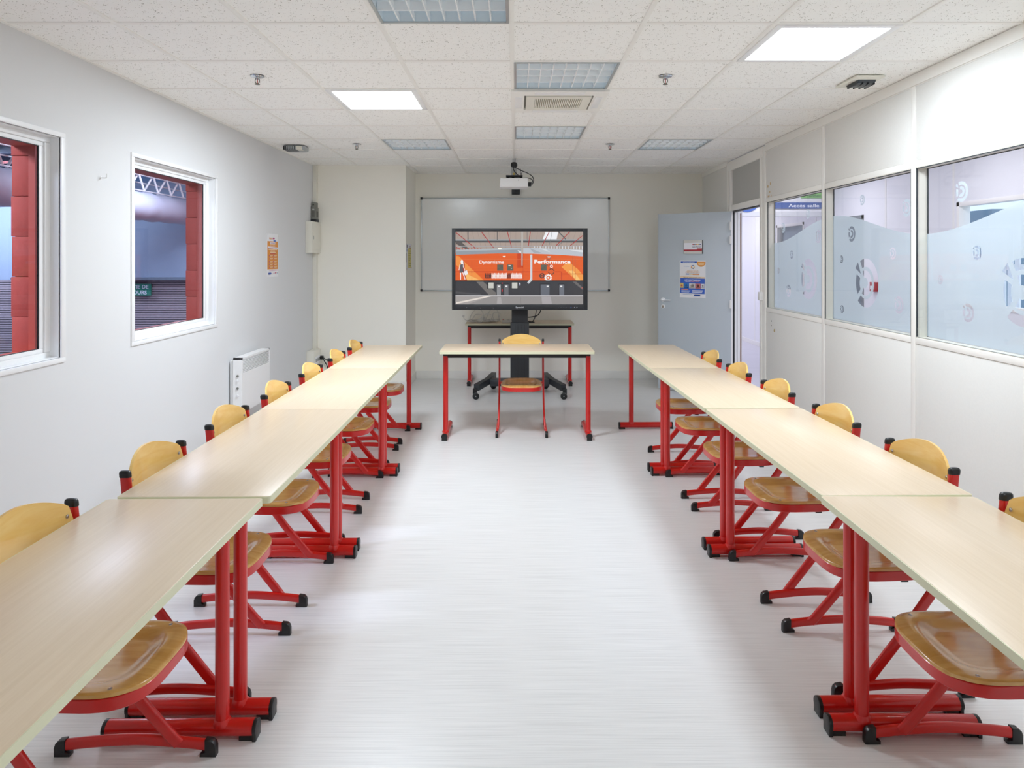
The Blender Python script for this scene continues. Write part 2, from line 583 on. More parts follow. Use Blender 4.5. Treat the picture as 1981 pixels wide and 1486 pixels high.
for x in GX:
    boxo('main_tee', (x - 0.012, x + 0.012, YF, YB, ZC - 0.001, ZC + 0.03), M_TEE, ceiling, bev=0.001)
for y in GY[1:]:
    for (x0, x1) in cols:
        a, c = x0 + (0.012 if x0 > XL else 0), x1 - (0.012 if x1 < 2.3 else 0)
        k = round(c - a, 3)
        if k not in mt:
            t = new_bm(); bx(t, -k / 2, k / 2, -0.012, 0.012, 0.0, 0.03)
            mt[k] = mesh_of('cross_tee', t, M_TEE, smooth=False)
        link('cross_tee', mt[k], ceiling, ((a + c) / 2, y, ZC))
struct(boxo('trim_1', (XL, XL + 0.02, YF, YBUMP, ZC - 0.002, ZC + 0.02), M_TEE))
struct(boxo('trim_2', (XBUMP, 2.36, YB - 0.02, YB, ZC - 0.002, ZC + 0.02), M_TEE))

# ================================================================ RIGHT PARTITION (local: x = depth, y = along, z = up)
PL = (2.285, 0.0, 0.0); PR = (0, 0, -0.008)
PT = 0.072
POSTS = [5.17, 3.98, 2.785, 1.585, 0.385, -0.815]
b = new_bm(); bx(b, 0.0, PT, -1.75, 6.38, 2.515, ZC + 0.03)
wall_right = struct(obj('wall_right', b, M_FRAME, loc=PL, rot=PR, smooth=False))
def wr(name, dims, m, bev=0.0):
    return boxo(name, dims, m, wall_right, bev=bev)
wr('cornice', (-0.010, 0.0, -1.7, 6.375, 2.520, ZC), M_FRAME, 0.002)
wr('end_cornice', (-0.008, PT, 7.58, 8.62, 2.54, ZC + 0.02), M_FRAME, 0.002)
wr('end_panel', (0.004, PT - 0.004, 7.58, 8.62, 0.0, 2.54), M_PANEL)
wr('bottom_rail', (-0.004, PT, -1.7, 6.375, 0.0, 0.06), M_FRAME, 0.002)
edges = [6.375] + POSTS + [-1.7]
for i in range(len(edges) - 1):
    y1, y0 = edges[i] - 0.024, edges[i + 1] + 0.024
    if i == 0: y1 = 6.375
    wr('upper_panel', (0.002, PT - 0.002, y0, y1, 2.085, 2.515), M_PANEL, 0.001)
    wr('lower_panel', (0.002, PT - 0.002, y0, y1, 0.06, 1.022), M_PANEL, 0.001)
    wr('sill_rail', (-0.002, PT + 0.002, y0, y1, 1.024, 1.060), M_FRAME, 0.002)
    wr('head_rail', (-0.002, PT + 0.002, y0, y1, 2.043, 2.083), M_FRAME, 0.002)
    if i > 2:
        wr('middle_panel', (0.002, PT - 0.002, y0, y1, 1.06, 2.043), M_PANEL, 0.001)
for y in POSTS:
    wr('post', (-0.002, PT + 0.002, y - 0.022, y + 0.022, 0.0, 2.515), M_FRAME, 0.002)

# adhesive spots and holes left on the panels near the door
for (y, z, ry, rz) in ((6.33, 2.185, .011, .014), (6.265, 2.205, .011, .015), (6.285, 2.13, .009, .013), (6.29, 2.095 + 0.0, .004, .005), (6.325, 2.09, .009, .012), (6.25, 2.092, .007, .012)):
    t = new_bm(); lathe(t, [(1.0, -0.0012), (0.9, -0.002)], axis='X', n=10)
    o = obj('glue_spot', t, mat('old_glue', (196, 160, 92), 0.6), wall_right); o.location = (0.003, y, z); o.scale = (1, ry, rz)
for (y, z, r, mm) in ((6.245, 0.945, .008, M_GREYP), (6.245, 0.905, .008, M_GREYP), (6.17, 0.865, .016, mat('brass', (196, 172, 120), .35, metal=.6))):
    t = new_bm(); lathe(t, [(r, 0.0), (r * 0.85, -0.003)], axis='X', n=12)
    o = obj('lock_cover', t, mm, wall_right); o.location = (0.003, y, z)

# logo shapes cut in (or stuck on) the window film
def arc(r, a0, a1, n):
    return [(r * math.cos(math.radians(a0 + (a1 - a0) * i / n)), r * math.sin(math.radians(a0 + (a1 - a0) * i / n))) for i in range(n + 1)]
LOGO = [arc(1.0, 117, -131, 34) + arc(0.66, -128, 115, 30),
        [(-0.64, 0.85), (-0.87, 0.60), (-0.40, 0.36)],
        arc(0.82, 155, 216, 8) + arc(0.50, 212, 156, 8),
        [(x - 0.04, y) for x, y in arc(0.52, 114, -122, 26) + arc(0.21, -122, 114, 16)]]
LOGOS = [(6.128, 1.792, .046), (5.598, 1.883, .038), (5.403, 1.691, .053), (5.935, 1.551, .036), (6.239, 1.407, .028), (5.588, 1.349, .165),
         (6.004, 1.232, .055), (4.706, 1.921, .036), (4.163, 1.827, .054), (4.857, 1.692, .055), (5.010, 1.512, .028), (4.320, 1.549, .039),
         (4.657, 1.350, .167), (4.251, 1.228, .055), (5.002, 1.147, .028), (3.645, 1.875, .055), (3.521, 1.547, .037), (3.830, 1.399, .026),
         (3.592, 1.231, .049), (3.195, 1.358, .162)]
def wave(y):
    return 1.748 - 0.088 * math.cos(2 * PI * (y - 3.96) / 2.36)
FILM_X = PT - 0.008
WIN_R = [(5.192, 6.345), (4.002, 5.148), (2.807, 3.958)]
for i, (y0, y1) in enumerate(WIN_R):
    root = bpy.data.objects.new('window_%d' % (i + 3), None); C.objects.link(root); struct(root)
    root.location = PL; root.rotation_euler = PR
    z0, z1 = 1.060, 2.043
    for nm, d in (('reveal_side', (0.001, PT, y0, y0 + 0.004, z0, z1)), ('reveal_side', (0.001, PT, y1 - 0.004, y1, z0, z1)),
                  ('reveal_sill', (0.001, PT, y0, y1, z0, z0 + 0.004)), ('reveal_head', (0.001, PT, y0, y1, z1 - 0.004, z1))):
        boxo(nm, d, M_CREAM, root)
    for nm, x in (('inner', 0.002), ('outer', PT - 0.006)):
        for d in ((x - 0.001, x + 0.005, y0 + 0.003, y0 + 0.008, z0, z1), (x - 0.001, x + 0.005, y1 - 0.010, y1 - 0.003, z0, z1),
                  (x - 0.001, x + 0.005, y0, y1, z0 + 0.003, z0 + 0.006), (x - 0.001, x + 0.005, y0, y1, z1 - 0.008, z1 - 0.003)):
            boxo(nm + '_gasket', d, M_GASKET if d[2] != y0 or d[4] > 1.5 else M_ALU, root)
        boxo(nm + '_pane', (x + 0.001, x + 0.004, y0 + 0.004, y1 - 0.004, z0 + 0.004, z1 - 0.004), M_GLASS, root)
    # film: outline with the wave on top, logos cut out of it
    a, c = y0 + 0.006, y1 - 0.006
    top = [(c + (a - c) * k / 40.0, wave(c + (a - c) * k / 40.0)) for k in range(41)]
    outer = [(a, z0 + 0.008), (c, z0 + 0.008)] + top
    loops = [outer]; stick = []
    for (ly, lz, lr) in LOGOS:
        if not (y0 - 0.2 < ly < y1 + 0.2):
            continue
        if not (y0 + 0.02 < ly - lr and ly + lr < y1):
            if not (y0 < ly < y1):
                continue
        for pc in LOGO:
            pts = [(ly - u * lr, lz + v * lr) for u, v in pc]
            if lz > wave(ly):
                stick.append(pts)
            else:
                loops.append(pts)
    def film_mesh(lps, nm):
        vs = [p for lp in lps for p in lp]
        tr = tessellate_polygon([[Vector((p[0], p[1], 0)) for p in lp] for lp in lps])
        me = bpy.data.meshes.new(nm)
        me.from_pydata([(FILM_X, p[0], p[1]) for p in vs], [], [list(t) for t in tr])
        me.materials.append(M_FILM)
        return link(nm, me, root)
    film_mesh(loops, 'frosted_film')
    for pts in stick:
        film_mesh([pts], 'film_emblem')

# --- door bay
door_frame = bpy.data.objects.new('door_1', None); C.objects.link(door_frame); struct(door_frame)
door_frame.location = PL; door_frame.rotation_euler = PR
def df(name, d, m, bev=0.002):
    return boxo(name, d, m, door_frame, bev=bev)
df('frame_post', (-0.006, PT + 0.006, 6.380, 6.440, 0, 2.57), M_FRAME)
df('frame_post', (-0.002, PT, 6.445, 6.475, 0, 2.50), M_FRAME)
df('frame_post', (-0.010, PT + 0.006, 6.478, 6.520, 0, 2.50), M_FRAME)
df('frame_post', (-0.006, PT + 0.006, 7.510, 7.575, 0, 2.57), M_FRAME)
df('frame_post', (0.000, PT, 7.470, 7.508, 0, 2.50), M_ALU)
df('frame_post', (-0.010, 0.014, 7.420, 7.468, 0, 2.50), M_FRAME)
df('rebate_gasket', (0.014, 0.034, 7.424, 7.468, 0, 2.03), M_BLACK, 0)
df('jamb_strip', (0.034, 0.056, 7.418, 7.468, 0, 2.03), M_WHITE)
df('rebate_gasket', (0.056, 0.062, 7.422, 7.468, 0, 2.03), M_DARK, 0)
df('jamb_strip', (0.062, PT + 0.02, 7.416, 7.468, 0, 2.03), M_WHITE)
df('timber_strip', (PT + 0.02, PT + 0.034, 7.418, 7.460, 0, 2.01), mat('brown_timber', (120, 84, 66), 0.6), 0)
df('head_rail', (-0.008, PT + 0.006, 6.520, 7.420, 2.035, 2.095), M_FRAME)
df('head_gasket', (0.012, 0.05, 6.520, 7.420, 2.020, 2.035), M_DARK, 0)
df('transom_panel', (0.012, PT - 0.012, 6.520, 7.420, 2.095, 2.475), M_GREYPANEL, 0)
df('top_rail', (-0.008, PT + 0.006, 6.440, 7.510, 2.475, 2.575), M_FRAME)
df('strike_box', (-0.030, 0.0, 6.455, 6.515, 1.12, 1.20), M_WHITE, 0.004)

# door leaf, swung open into the room
hx, hy = 2.337, 7.405
ang = math.atan2(7.93 - hy, 1.654 - hx)
door = bpy.data.objects.new('door_2', None); C.objects.link(door); struct(door)
door.location = (hx, hy, 0); door.rotation_euler = (0, 0, ang)
LW = math.hypot(7.93 - hy, 1.654 - hx)
# local x runs from hinge to free edge, local +y faces the camera (rotation > 90 deg)
boxo('leaf', (0.004, LW, -0.040, 0.0, 0.012, 2.030), M_DOOR, door, bev=0.002)
boxo('edge_strip', (LW, LW + 0.003, -0.040, 0.0, 0.012, 2.030), mat('door_edge', (170, 174, 176), .5), door)
for z in (1.87, 1.72, 1.02, 0.25):
    h = boxo('hinge', (-0.012, 0.012, -0.004, 0.022, z - 0.045, z + 0.045), M_WHITE, door, bev=0.003)
    t = new_bm(); lathe(t, [(0.009, -0.055), (0.009, 0.055)], (-0.010, 0.012, z), 'Z', 12); obj('hinge_pin', t, M_WHITE, h)
hz = CAM_Z - 79.5 * 7.9 / 1320
xh = LW - 0.062
t = new_bm(); lathe(t, [(0.025, 0.0), (0.025, 0.006), (0.021, 0.010), (0.012, 0.010), (0.012, 0.040)], (xh, 0, hz), 'Y', 20)
hd = obj('handle', t, M_WHITE, door)
t = new_bm(); sweep(t, spline([(xh + 0.006, 0.042, hz), (xh - 0.02, 0.045, hz), (xh - 0.05, 0.045, hz - 0.001), (xh - 0.105, 0.044, hz - 0.001)], 5), stadium(0.012, 0.020)); obj('lever', t, M_WHITE, hd)
t = new_bm(); lathe(t, [(0.025, 0.0), (0.025, 0.006), (0.022, 0.009)], (xh, 0, hz - 0.078), 'Y', 20)
es = obj('escutcheon', t, M_WHITE, door)
t = new_bm(); lathe(t, [(0.007, 0.009), (0.007, 0.0105)], (xh, 0, hz - 0.072), 'Y', 12); bx(t, xh - 0.005, xh + 0.005, 0.009, 0.0105, hz - 0.095, hz - 0.075); obj('keyhole', t, mat('brass_dark', (120, 100, 66), .4, metal=.5), es)

# ================================================================ CORRIDOR BEYOND THE PARTITION
XC = 4.20
M_CORR = mat('corridor_white', (240, 240, 244), 0.6)
M_CFLOOR = mat_grain('corridor_floor', (196, 194, 204), (216, 214, 222), 0.3, (2, 120, 1), 'World', detail=4)
CF = struct(boxo('floor_corridor', (2.36, 5.6, -1.8, 15.0, -0.12, -0.001), M_CFLOOR))
cc = struct(boxo('ceiling_corridor', (2.40, XC + 0.2, -1.8, 15.0, 2.60, 2.66), M_CORR))
b = new_bm()
wall_with_holes(b, XC, XC + 0.09, -1.8, 15.0, 0, 2.6, [(5.30, 6.50, 1.06, 2.05), (8.24, 9.12, -0.0, 2.045), (9.95, 11.0, 1.0, 2.05)])
wall_c = struct(obj('wall_corridor', b, M_CORR, smooth=False))
for y in (4.05, 5.25, 6.55, 7.75, 9.55, 11.25, 12.0, 12.7):
    boxo('panel_joint', (XC - 0.004, XC, y - 0.012, y + 0.012, 0.0, 2.6), M_FRAME, wall_c)
boxo('skirting', (XC - 0.010, XC, -1.8, 8.2, 0, 0.07), M_FRAME, wall_c); boxo('skirting', (XC - 0.010, XC, 9.14, 15, 0, 0.07), M_FRAME, wall_c)
struct(boxo('wall_corridor_end', (2.40, XC + 0.1, 14.9, 15.0, 0, 2.6), M_CORR))
b = new_bm(); bx(b, 2.44, 2.52, 7.60, 15.0, 0, 2.6)
struct(obj('wall_corridor_near', b, M_CORR, smooth=False))
struct(boxo('wall_corridor_rear', (2.40, XC + 0.1, -1.85, -1.75, 0, 2.6), M_CORR))
# window to the outside, window to another office, grey door in the corridor wall
def wing(nm, y0, y1, z0, z1, glass):
    r = bpy.data.objects.new(nm, None); C.objects.link(r); struct(r); r.location = (XC, 0, 0)
    for d in ((-0.006, 0.1, y0, y0 + 0.04, z0, z1), (-0.006, 0.1, y1 - 0.04, y1, z0, z1), (-0.006, 0.1, y0, y1, z0, z0 + 0.04), (-0.006, 0.1, y0, y1, z1 - 0.04, z1)):
        boxo('frame', d, M_FRAME, r, bev=0.002)
    boxo('pane', (0.04, 0.046, y0 + 0.03, y1 - 0.03, z0 + 0.03, z1 - 0.03), glass, r)
    return r
wing('window_6', 5.30, 6.50, 1.06, 2.05, M_GLASS)
w7 = wing('window_7', 9.95, 11.0, 1.0, 2.05, M_GLASS)
boxo('blind', (0.085, 0.09, 9.95, 11.0, 1.0, 2.05), mat('blind_blue_grey', (140, 156, 168), .7), w7)
for k in range(9):
    boxo('blind_slat', (0.07, 0.084, 10.0, 10.95, 1.35 + 0.05 * k, 1.365 + 0.05 * k), mat('blind_slat', (190, 202, 212), .6), w7)
d3 = bpy.data.objects.new('door_3', None); C.objects.link(d3); struct(d3); d3.location = (XC, 0, 0)
boxo('leaf', (0.03, 0.07, 8.28, 9.08, 0.0, 2.0), mat('corridor_door_grey', (112, 124, 132), .5), d3)
boxo('frame', (-0.01, 0.09, 8.24, 8.28, 0, 2.045), mat('corridor_door_frame', (128, 134, 138), .5), d3); boxo('frame', (-0.01, 0.09, 9.08, 9.12, 0, 2.045), MATS['corridor_door_frame'], d3)
boxo('frame', (-0.01, 0.09, 8.24, 9.12, 2.0, 2.045), MATS['corridor_door_frame'], d3)
# office seen behind the outside window: daylight, a grey cabinet, white pickets
tag(boxo('garden_shed', (5.2, 5.9, 7.46, 8.0, -0.12, 2.06), mat('shed_blue_grey', (120, 142, 160), .7), bev=0.01), 'blue-grey shed standing outside the far corridor window', 'shed')
fr = thing('picket_fence', 'white picket fence outside, in front of the blue-grey shed', 'fence', (5.0, 0, 0))
for k in range(13):
    boxo('picket', (-0.01, 0.01, 6.80 + 0.1 * k - 0.03, 6.80 + 0.1 * k + 0.03, -0.12, 1.86), M_WHITE, fr)
boxo('rail', (0.01, 0.03, 6.7, 8.1, 1.4, 1.46), M_WHITE, fr)
boxo('rail', (0.01, 0.03, 6.7, 8.1, 0.4, 0.46), M_WHITE, fr)

# hanging bulkhead with direction signs
blk = struct(boxo('trim_3', (2.52, XC, 9.0, 9.08, 2.07, 2.60), M_CORR))
boxo('lower_band', (2.52, XC, 8.985, 9.0, 2.07, 2.135), mat('band_grey', (214, 216, 220), .5), blk)
sg = tag(boxo('direction_sign', (3.30, 4.16, 8.978, 8.985, 2.172, 2.254), mat('sign_blue', (66, 96, 160), .5)), 'blue direction sign with white lettering hanging across the corridor', 'sign')
pr = Print(lambda x, y, h: (x, 8.978 - h, y))
pr.text('Accès salle Rubis', 3.585, 4.155 + 0.06, 2.193, 2.233, (245, 247, 252), 0.012)
pr.build('sign_lettering', M_PRINT, sg)['kind'] = 'stuff'
sg2 = tag(boxo('notice_strip', (3.75, 4.16, 8.978, 8.985, 2.312, 2.385), mat('sign_green', (150, 205, 130), .5)), 'green notice strip above the blue direction sign in the corridor', 'sign')
pr = Print(lambda x, y, h: (x, 8.978 - h, y))
pr.text('rendez-vous', 3.83, 4.155, 2.325, 2.362, (70, 100, 90), 0.008)
pr.build('sign_lettering', M_PRINT, sg2)['kind'] = 'stuff'
t = new_bm(); lathe(t, [(0.18, 0.0), (0.18, 0.012)], (3.04, 8.97, 2.31), 'Y', 28)
tag(obj('round_sign', t, mat('sign_blue2', (70, 108, 190), .5)), 'round blue sign on the corridor bulkhead seen through the doorway', 'sign')
# red call point
cp = thing('fire_call_point', 'red fire call point on the white corridor wall', 'call point', (XC, 7.966, 1.186))
boxo('body', (-0.045, 0, -0.055, 0.055, -0.055, 0.055), mat('callpoint_red', (178, 40, 46), .4), cp, bev=0.004)
boxo('label_plate', (-0.047, -0.045, -0.03, 0.04, -0.028, 0.012), M_PAPER, cp)
# unseen corridor lamps, added to brighten the view through the glazing
for k, y in enumerate((0.6, 3.2, 5.8, 8.2, 11.5, 13.4)):
    l = thing('added_corridor_light', 'added, unseen square corridor ceiling light, %s from the hanging direction signs' % ('third before', 'second before', 'first before', 'close before', 'first after', 'second after')[k], 'ceiling light', (3.3, y, 2.6), 0, 'added corridor lights')
    sheet('diffuser', -0.28, 0.28, -0.28, 0.28, -0.012, bpy.data.materials.get('added_corridor_glow') or mat_emit('added_corridor_glow', (246, 246, 255), CORRIDOR_STRENGTH), l)
    for d in ((-0.30, -0.28, -0.3, 0.3), (0.28, 0.30, -0.3, 0.3), (-0.28, 0.28, -0.3, -0.28), (-0.28, 0.28, 0.28, 0.30)):
        boxo('frame', (*d, -0.014, 0.0), M_WHITE, l)

# ================================================================ HALL BEYOND THE LEFT WINDOWS
M_HWALL = mat('hall_wall', (166, 184, 208), 0.8, vary=0.03, vary_scale=3)
M_HROOF = mat('hall_roof', (112, 122, 142), 0.8)
struct(boxo('floor_hall', (-12.0, -2.50, -2.0, 11.2, -0.12, -0.002), mat('hall_floor', (120, 124, 134), .5)))
hw_ = struct(boxo('wall_hall', (-12.0, -2.50, 11.0, 11.2, 0, 2.75), M_HWALL))
boxo('cladding_backing', (-9.5, -2.6, 10.985, 11.0, 0.0, 1.175), mat('cladding_shadow_gap', (78, 84, 100), .8), hw_)
for k in range(31):
    boxo('cladding_slat', (-9.5, -2.6, 10.955, 10.985, 0.015 + 0.0375 * k, 0.015 + 0.0375 * k + 0.0265), mat('cladding_mauve', (176, 164, 172), .7, vary=.05, vary_scale=20), hw_)
boxo('ledge', (-8.0, -5.15, 10.8, 11.0, 1.175, 1.215), mat('ledge_grey', (118, 132, 148), .7), hw_)
hr = struct(boxo('ceiling_hall', (-12.0, -2.50, -2.0, 14.0, 3.25, 3.35), M_HROOF))
for k in range(8):
    boxo('purlin', (-12.0, -2.5, 3.2 + 1.35 * k, 3.28 + 1.35 * k, 3.05, 3.25), mat('purlin', (120, 130, 150), .6), hr)
boxo('sprinkler_pipe', (-12.0, -2.5, 10.3, 10.34, 2.95, 2.99), mat('pipe_red', (170, 60, 60), .5), hr)
struct(boxo('wall_hall_side', (-12.1, -12.0, -2.0, 14.0, 0, 3.3), M_HWALL))
struct(boxo('wall_hall_upper', (-12.0, -2.5, 13.8, 14.0, 0, 3.3), M_HWALL))
struct(boxo('wall_hall_rear', (-12.0, -2.5, -2.1, -2.0, 0, 3.3), M_HWALL))
# fabric duct slung from a light lattice
dk = thing('fabric_air_duct', 'pale fabric air duct slung under a white lattice in the hall', 'air duct', (-5.0, 0, 2.215))
t = new_bm()
prof = []
for i in range(24):
    a = 2 * PI * i / 24
    prof.append((0.19 * math.sin(a) * (0.9 + 0.1 * math.cos(a)), 0.19 * math.cos(a)))
pts = [(0.012 * math.sin(i * 1.9), 3.0 + 0.2 * i, 0.01 * math.sin(i * 2.7)) for i in range(39)]
sweep(t, pts, circ(0.19, 24), side=(1, 0, 0))
obj('duct_sleeve', t, mat('duct_fabric', (196, 198, 212), .7, bump=.6, bump_scale=9), dk)
for (x, z) in ((0.0, 0.415), (-0.10, 0.33), (0.03, 0.205), (-0.12, 0.19)):
    t = new_bm(); tube(t, [(x, 3.0, z), (x, 10.9, z)], 0.009, 6); obj('lattice_rail', t, M_WHITE, dk)
for k in range(11):
    y = 6.54 + 0.36 * k
    for (x0, x1, dy) in ((0.0, 0.03, 0.07), (-0.02, -0.11, -0.06)):
        t = new_bm(); tube(t, [(x0, y, 0.42), (x1, y + dy, 0.20)], 0.014, 6); obj('lattice_strut', t, M_WHITE, dk)
# exit sign
es_ = tag(boxo('exit_sign', (-6.31, -5.83, 10.90, 10.93, 0.925, 1.113), mat('exit_green', (46, 140, 118), .5)), 'green emergency exit sign with white capitals on the slatted hall wall', 'sign')
pr = Print(lambda x, y, h: (x, 10.90 - h, y))
pr.text('SORTIE DE', -6.27, -5.868, 1.036, 1.094, (235, 240, 250), 0.03)
pr.text('SECOURS', -6.255, -5.892, 0.946, 1.004, (235, 240, 250), 0.03)
pr.build('sign_lettering', M_PRINT, es_)['kind'] = 'stuff'
# unseen hall lamps, added to light the duct, red jambs and far wall
for k, (x, y) in enumerate(((-4.0, 0.4), (-4.1, 2.4), (-3.7, 8.2), (-8.2, 9.7), (-8.0, 4.0))):
    l = thing('added_hall_light', 'added long hall luminaire, unseen under the dark roof, %s' % ('nearest the hall rear', 'close to the red masonry', 'beside the fabric duct', 'nearest the green exit sign', 'nearest the hall outer wall')[k], 'ceiling light', (x, y, 3.05), 0, 'added hall luminaires')
    boxo('housing', (-0.6, 0.6, -0.16, 0.16, 0.0, 0.06), M_WHITE, l)
    sheet('diffuser', -0.58, 0.58, -0.14, 0.14, -0.015, bpy.data.materials.get('added_hall_glow') or mat_emit('added_hall_glow', (240, 244, 255), HALL_STRENGTH * 5), l)

# ================================================================ CEILING FIXTURES
def led_panel(x, y, label, idx):
    l = thing('led_panel', label, 'ceiling light', (x + 0.3, y + 0.3, ZC))
    sheet('diffuser', -0.252, 0.252, -0.252, 0.252, -0.001, M_LED[idx], l)
    for d in ((-0.288, -0.252, -0.288, 0.288), (0.252, 0.288, -0.288, 0.288), (-0.252, 0.252, -0.288, -0.252), (-0.252, 0.252, 0.252, 0.288)):
        boxo('frame', (*d, -0.005, 0.010), M_WHITE, l, bev=0.001)
    boxo('housing', (-0.288, 0.288, -0.288, 0.288, 0.010, 0.06), M_WHITE, l)
    return l
LBL = ['glowing square light panel in the ceiling nearer the hall windows', 'glowing square light panel in the ceiling nearer the glazed partition', 'glowing square light panel in the ceiling over the rear end of the partition row']
for i, (x, y) in enumerate(LEDS):
    led_panel(x, y, LBL[i], i)

def troffer(x, y, label):
    l = thing('louvre_ceiling_light', label, 'ceiling light', (x + 0.3, y + 0.3, ZC), 0, 'unlit louvre luminaires')
    t = new_bm()
    bx(t, -0.288, 0.288, -0.288, 0.288, 0.050, 0.056)
    for d in ((-0.288, -0.280, -0.288, 0.288), (0.280, 0.288, -0.288, 0.288), (-0.28, 0.28, -0.288, -0.280), (-0.28, 0.28, 0.280, 0.288)):
        bx(t, *d, 0.0, 0.052)
    obj('tray', t, M_TRAY, l, smooth=False)
    for d in ((-0.290, -0.276, -0.29, 0.29), (0.276, 0.290, -0.29, 0.29), (-0.276, 0.276, -0.29, -0.276), (-0.276, 0.276, 0.276, 0.29)):
        boxo('rim', (*d, -0.004, 0.002), M_ALU, l, bev=0.001)
    for k in range(4):                       # fluorescent tubes behind the blades
        yy = -0.207 + 0.138 * k
        t = new_bm(); lathe(t, [(0.011, -0.27), (0.011, 0.27)], (0, yy, 0.036), 'X', 10)
        obj('fluorescent_tube', t, M_PAPER, l)
    for k in range(1, 4):                    # long V blades
        yy = -0.276 + 0.138 * k
        t = new_bm(); prism(t, [(yy - 0.0045, 0.002), (yy + 0.0045, 0.002), (yy + 0.012, 0.036), (yy - 0.012, 0.036)], 0, -0.276, 0.276)
        obj('long_blade', t, M_MIRROR, l, smooth=False)
    for k in range(1, 8):                    # cross blades
        xx = -0.276 + 0.069 * k
        t = new_bm(); prism(t, [(xx - 0.003, 0.003), (xx + 0.003, 0.003), (xx + 0.005, 0.030), (xx - 0.005, 0.030)], 1, -0.276, 0.276)
        # profile is (x,z) extruded along y
        obj('cross_blade', t, M_MIRROR, l, smooth=False)
    return l
TL = ['unlit louvre ceiling light two tiles from the air conditioner, towards the hall windows', 'unlit louvre ceiling light adjoining the air-conditioning cassette',
      'unlit louvre ceiling light between the air-conditioning cassette and the projector', 'unlit louvre ceiling light by the sprinkler nearest the wall chase',
      'unlit louvre ceiling light nearest the open door']
for i, (x, y) in enumerate(TROFF):
    troffer(x, y, TL[i])

# air-conditioning cassette
x, y = CASS[0]
ac = thing('air_conditioner', 'cream air-conditioning cassette with slotted intake in the ceiling', 'air conditioner', (x + 0.3, y + 0.3, ZC))
t = new_bm()
for d in ((-0.31, 0.31, -0.31, -0.20), (-0.31, 0.31, 0.215, 0.31), (-0.31, -0.225, -0.20, 0.215), (0.225, 0.31, -0.20, 0.215)):
    bx(t, *d, -0.018, 0.0)
obj('fascia', t, M_TEE, ac, smooth=False)
boxo('recess', (-0.226, 0.226, -0.21, 0.216, -0.004, 0.02), M_GREYP, ac)
t = new_bm()
for d in ((-0.212, 0.212, -0.19, -0.135), (-0.212, 0.212, 0.135, 0.205), (-0.212, -0.155, -0.135, 0.135), (0.155, 0.212, -0.135, 0.135)):
    bx(t, *d, -0.024, -0.006)
obj('intake_panel', t, M_CREAM, ac, smooth=False)
sl = None
for k in range(25):
    if sl is None:
        t = new_bm(); bx(t, -0.0035, 0.0035, -0.135, 0.135, -0.022, -0.008)
        sl = mesh_of('grille_slat', t, M_CREAM, smooth=False)
    link('grille_slat', sl, ac, (-0.149 + 0.01242 * k, 0, 0))
boxo('intake_filter', (-0.155, 0.155, -0.135, 0.135, -0.010, -0.006), mat('filter_tan', (176, 168, 150), .8), ac)
for d in ((-0.16, 0.16, -0.285, -0.225), (-0.16, 0.16, 0.235, 0.285), (-0.285, -0.238, -0.16, 0.16), (0.238, 0.285, -0.16, 0.16)):
    boxo('air_flap', (*d, -0.021, -0.017), M_WHITE, ac, bev=0.001)

# sprinklers
spr = None
def sprinkler(x, y, label):
    global spr
    if spr is None:
        s = thing('fire_sprinkler', label, 'sprinkler', (x, y, ZC), 0, 'ceiling sprinklers')
        t = new_bm(); lathe(t, [(0.040, 0.0), (0.038, -0.004), (0.016, -0.008)], n=24); obj('escutcheon', t, M_CHROME, s)
        t = new_bm(); lathe(t, [(0.013, -0.006), (0.013, -0.016), (0.009, -0.018)], n=14); obj('body', t, M_STEEL, s)
        for q in (-1, 1):
            t = new_bm(); tube(t, spline([(q * 0.011, 0, -0.014), (q * 0.0125, 0, -0.028), (q * 0.009, 0, -0.038), (0, 0, -0.045)], 4), 0.0022, 6); obj('yoke_arm', t, mat('dark_brass', (92, 84, 66), .4, metal=.7), s)
        t = new_bm(); lathe(t, [(0.0025, -0.018), (0.003, -0.030), (0.002, -0.042)], n=8); obj('glass_bulb', t, mat('bulb_red', (190, 14, 24), .2), s)
        t = new_bm(); lathe(t, [(0.004, -0.043), (0.015, -0.0455), (0.015, -0.047)], n=16); obj('deflector', t, MATS['dark_brass'], s)
        spr = s
        return s
    return dup(spr, (x, y, ZC), 0, label)
sprinkler(-1.515, 4.0, 'chrome fire sprinkler near the glowing panel over the hall-window side')
sprinkler(0.876, 4.0, 'chrome fire sprinkler near the glowing panel over the partition side')
sprinkler(-1.49, 6.39, 'chrome fire sprinkler beside the louvre light near the wall chase')
sprinkler(0.881, 6.39, 'chrome fire sprinkler beside the louvre light near the open door')

# emergency lights
em = thing('emergency_light', 'cream square emergency light with dark half dome by the partition', 'emergency light', (2.065, 4.10, ZC))
boxo('plate', (-0.085, 0.085, -0.13, 0.13, -0.012, 0.0), M_CREAM, em, bev=0.003)
t = new_bm(); prism(t, [(0.075 * math.cos(PI * k / 12), -0.010 - 0.026 * math.sin(PI * k / 12)) for k in range(13)], 0, -0.045, 0.06)
obj('dome', t, mat('smoked_dome', (40, 46, 52), .2), em)
for k in range(4):
    boxo('dome_rib', (-0.046 + 0.034 * k, -0.042 + 0.034 * k, -0.06, 0.06, -0.036, -0.012), M_DARK, em)
e2 = thing('bulkhead_light', 'oval grey bulkhead light with dark louvre by the hall-side wall', 'emergency light', (-2.10, 6.52, ZC))
t = new_bm()
pr_ = rrect(-0.105, 0.105, -0.10, 0.10, 0.05)
prism(t, pr_, 2, -0.040, 0.0, bev=0.012)
obj('bowl', t, mat('bowl_grey', (176, 182, 184), .3, metal=.4), e2)
for k in range(7):
    boxo('louvre_fin', (-0.088 + 0.017 * k, -0.080 + 0.017 * k, -0.101, 0.03, -0.042, -0.008), M_BLACK, e2)
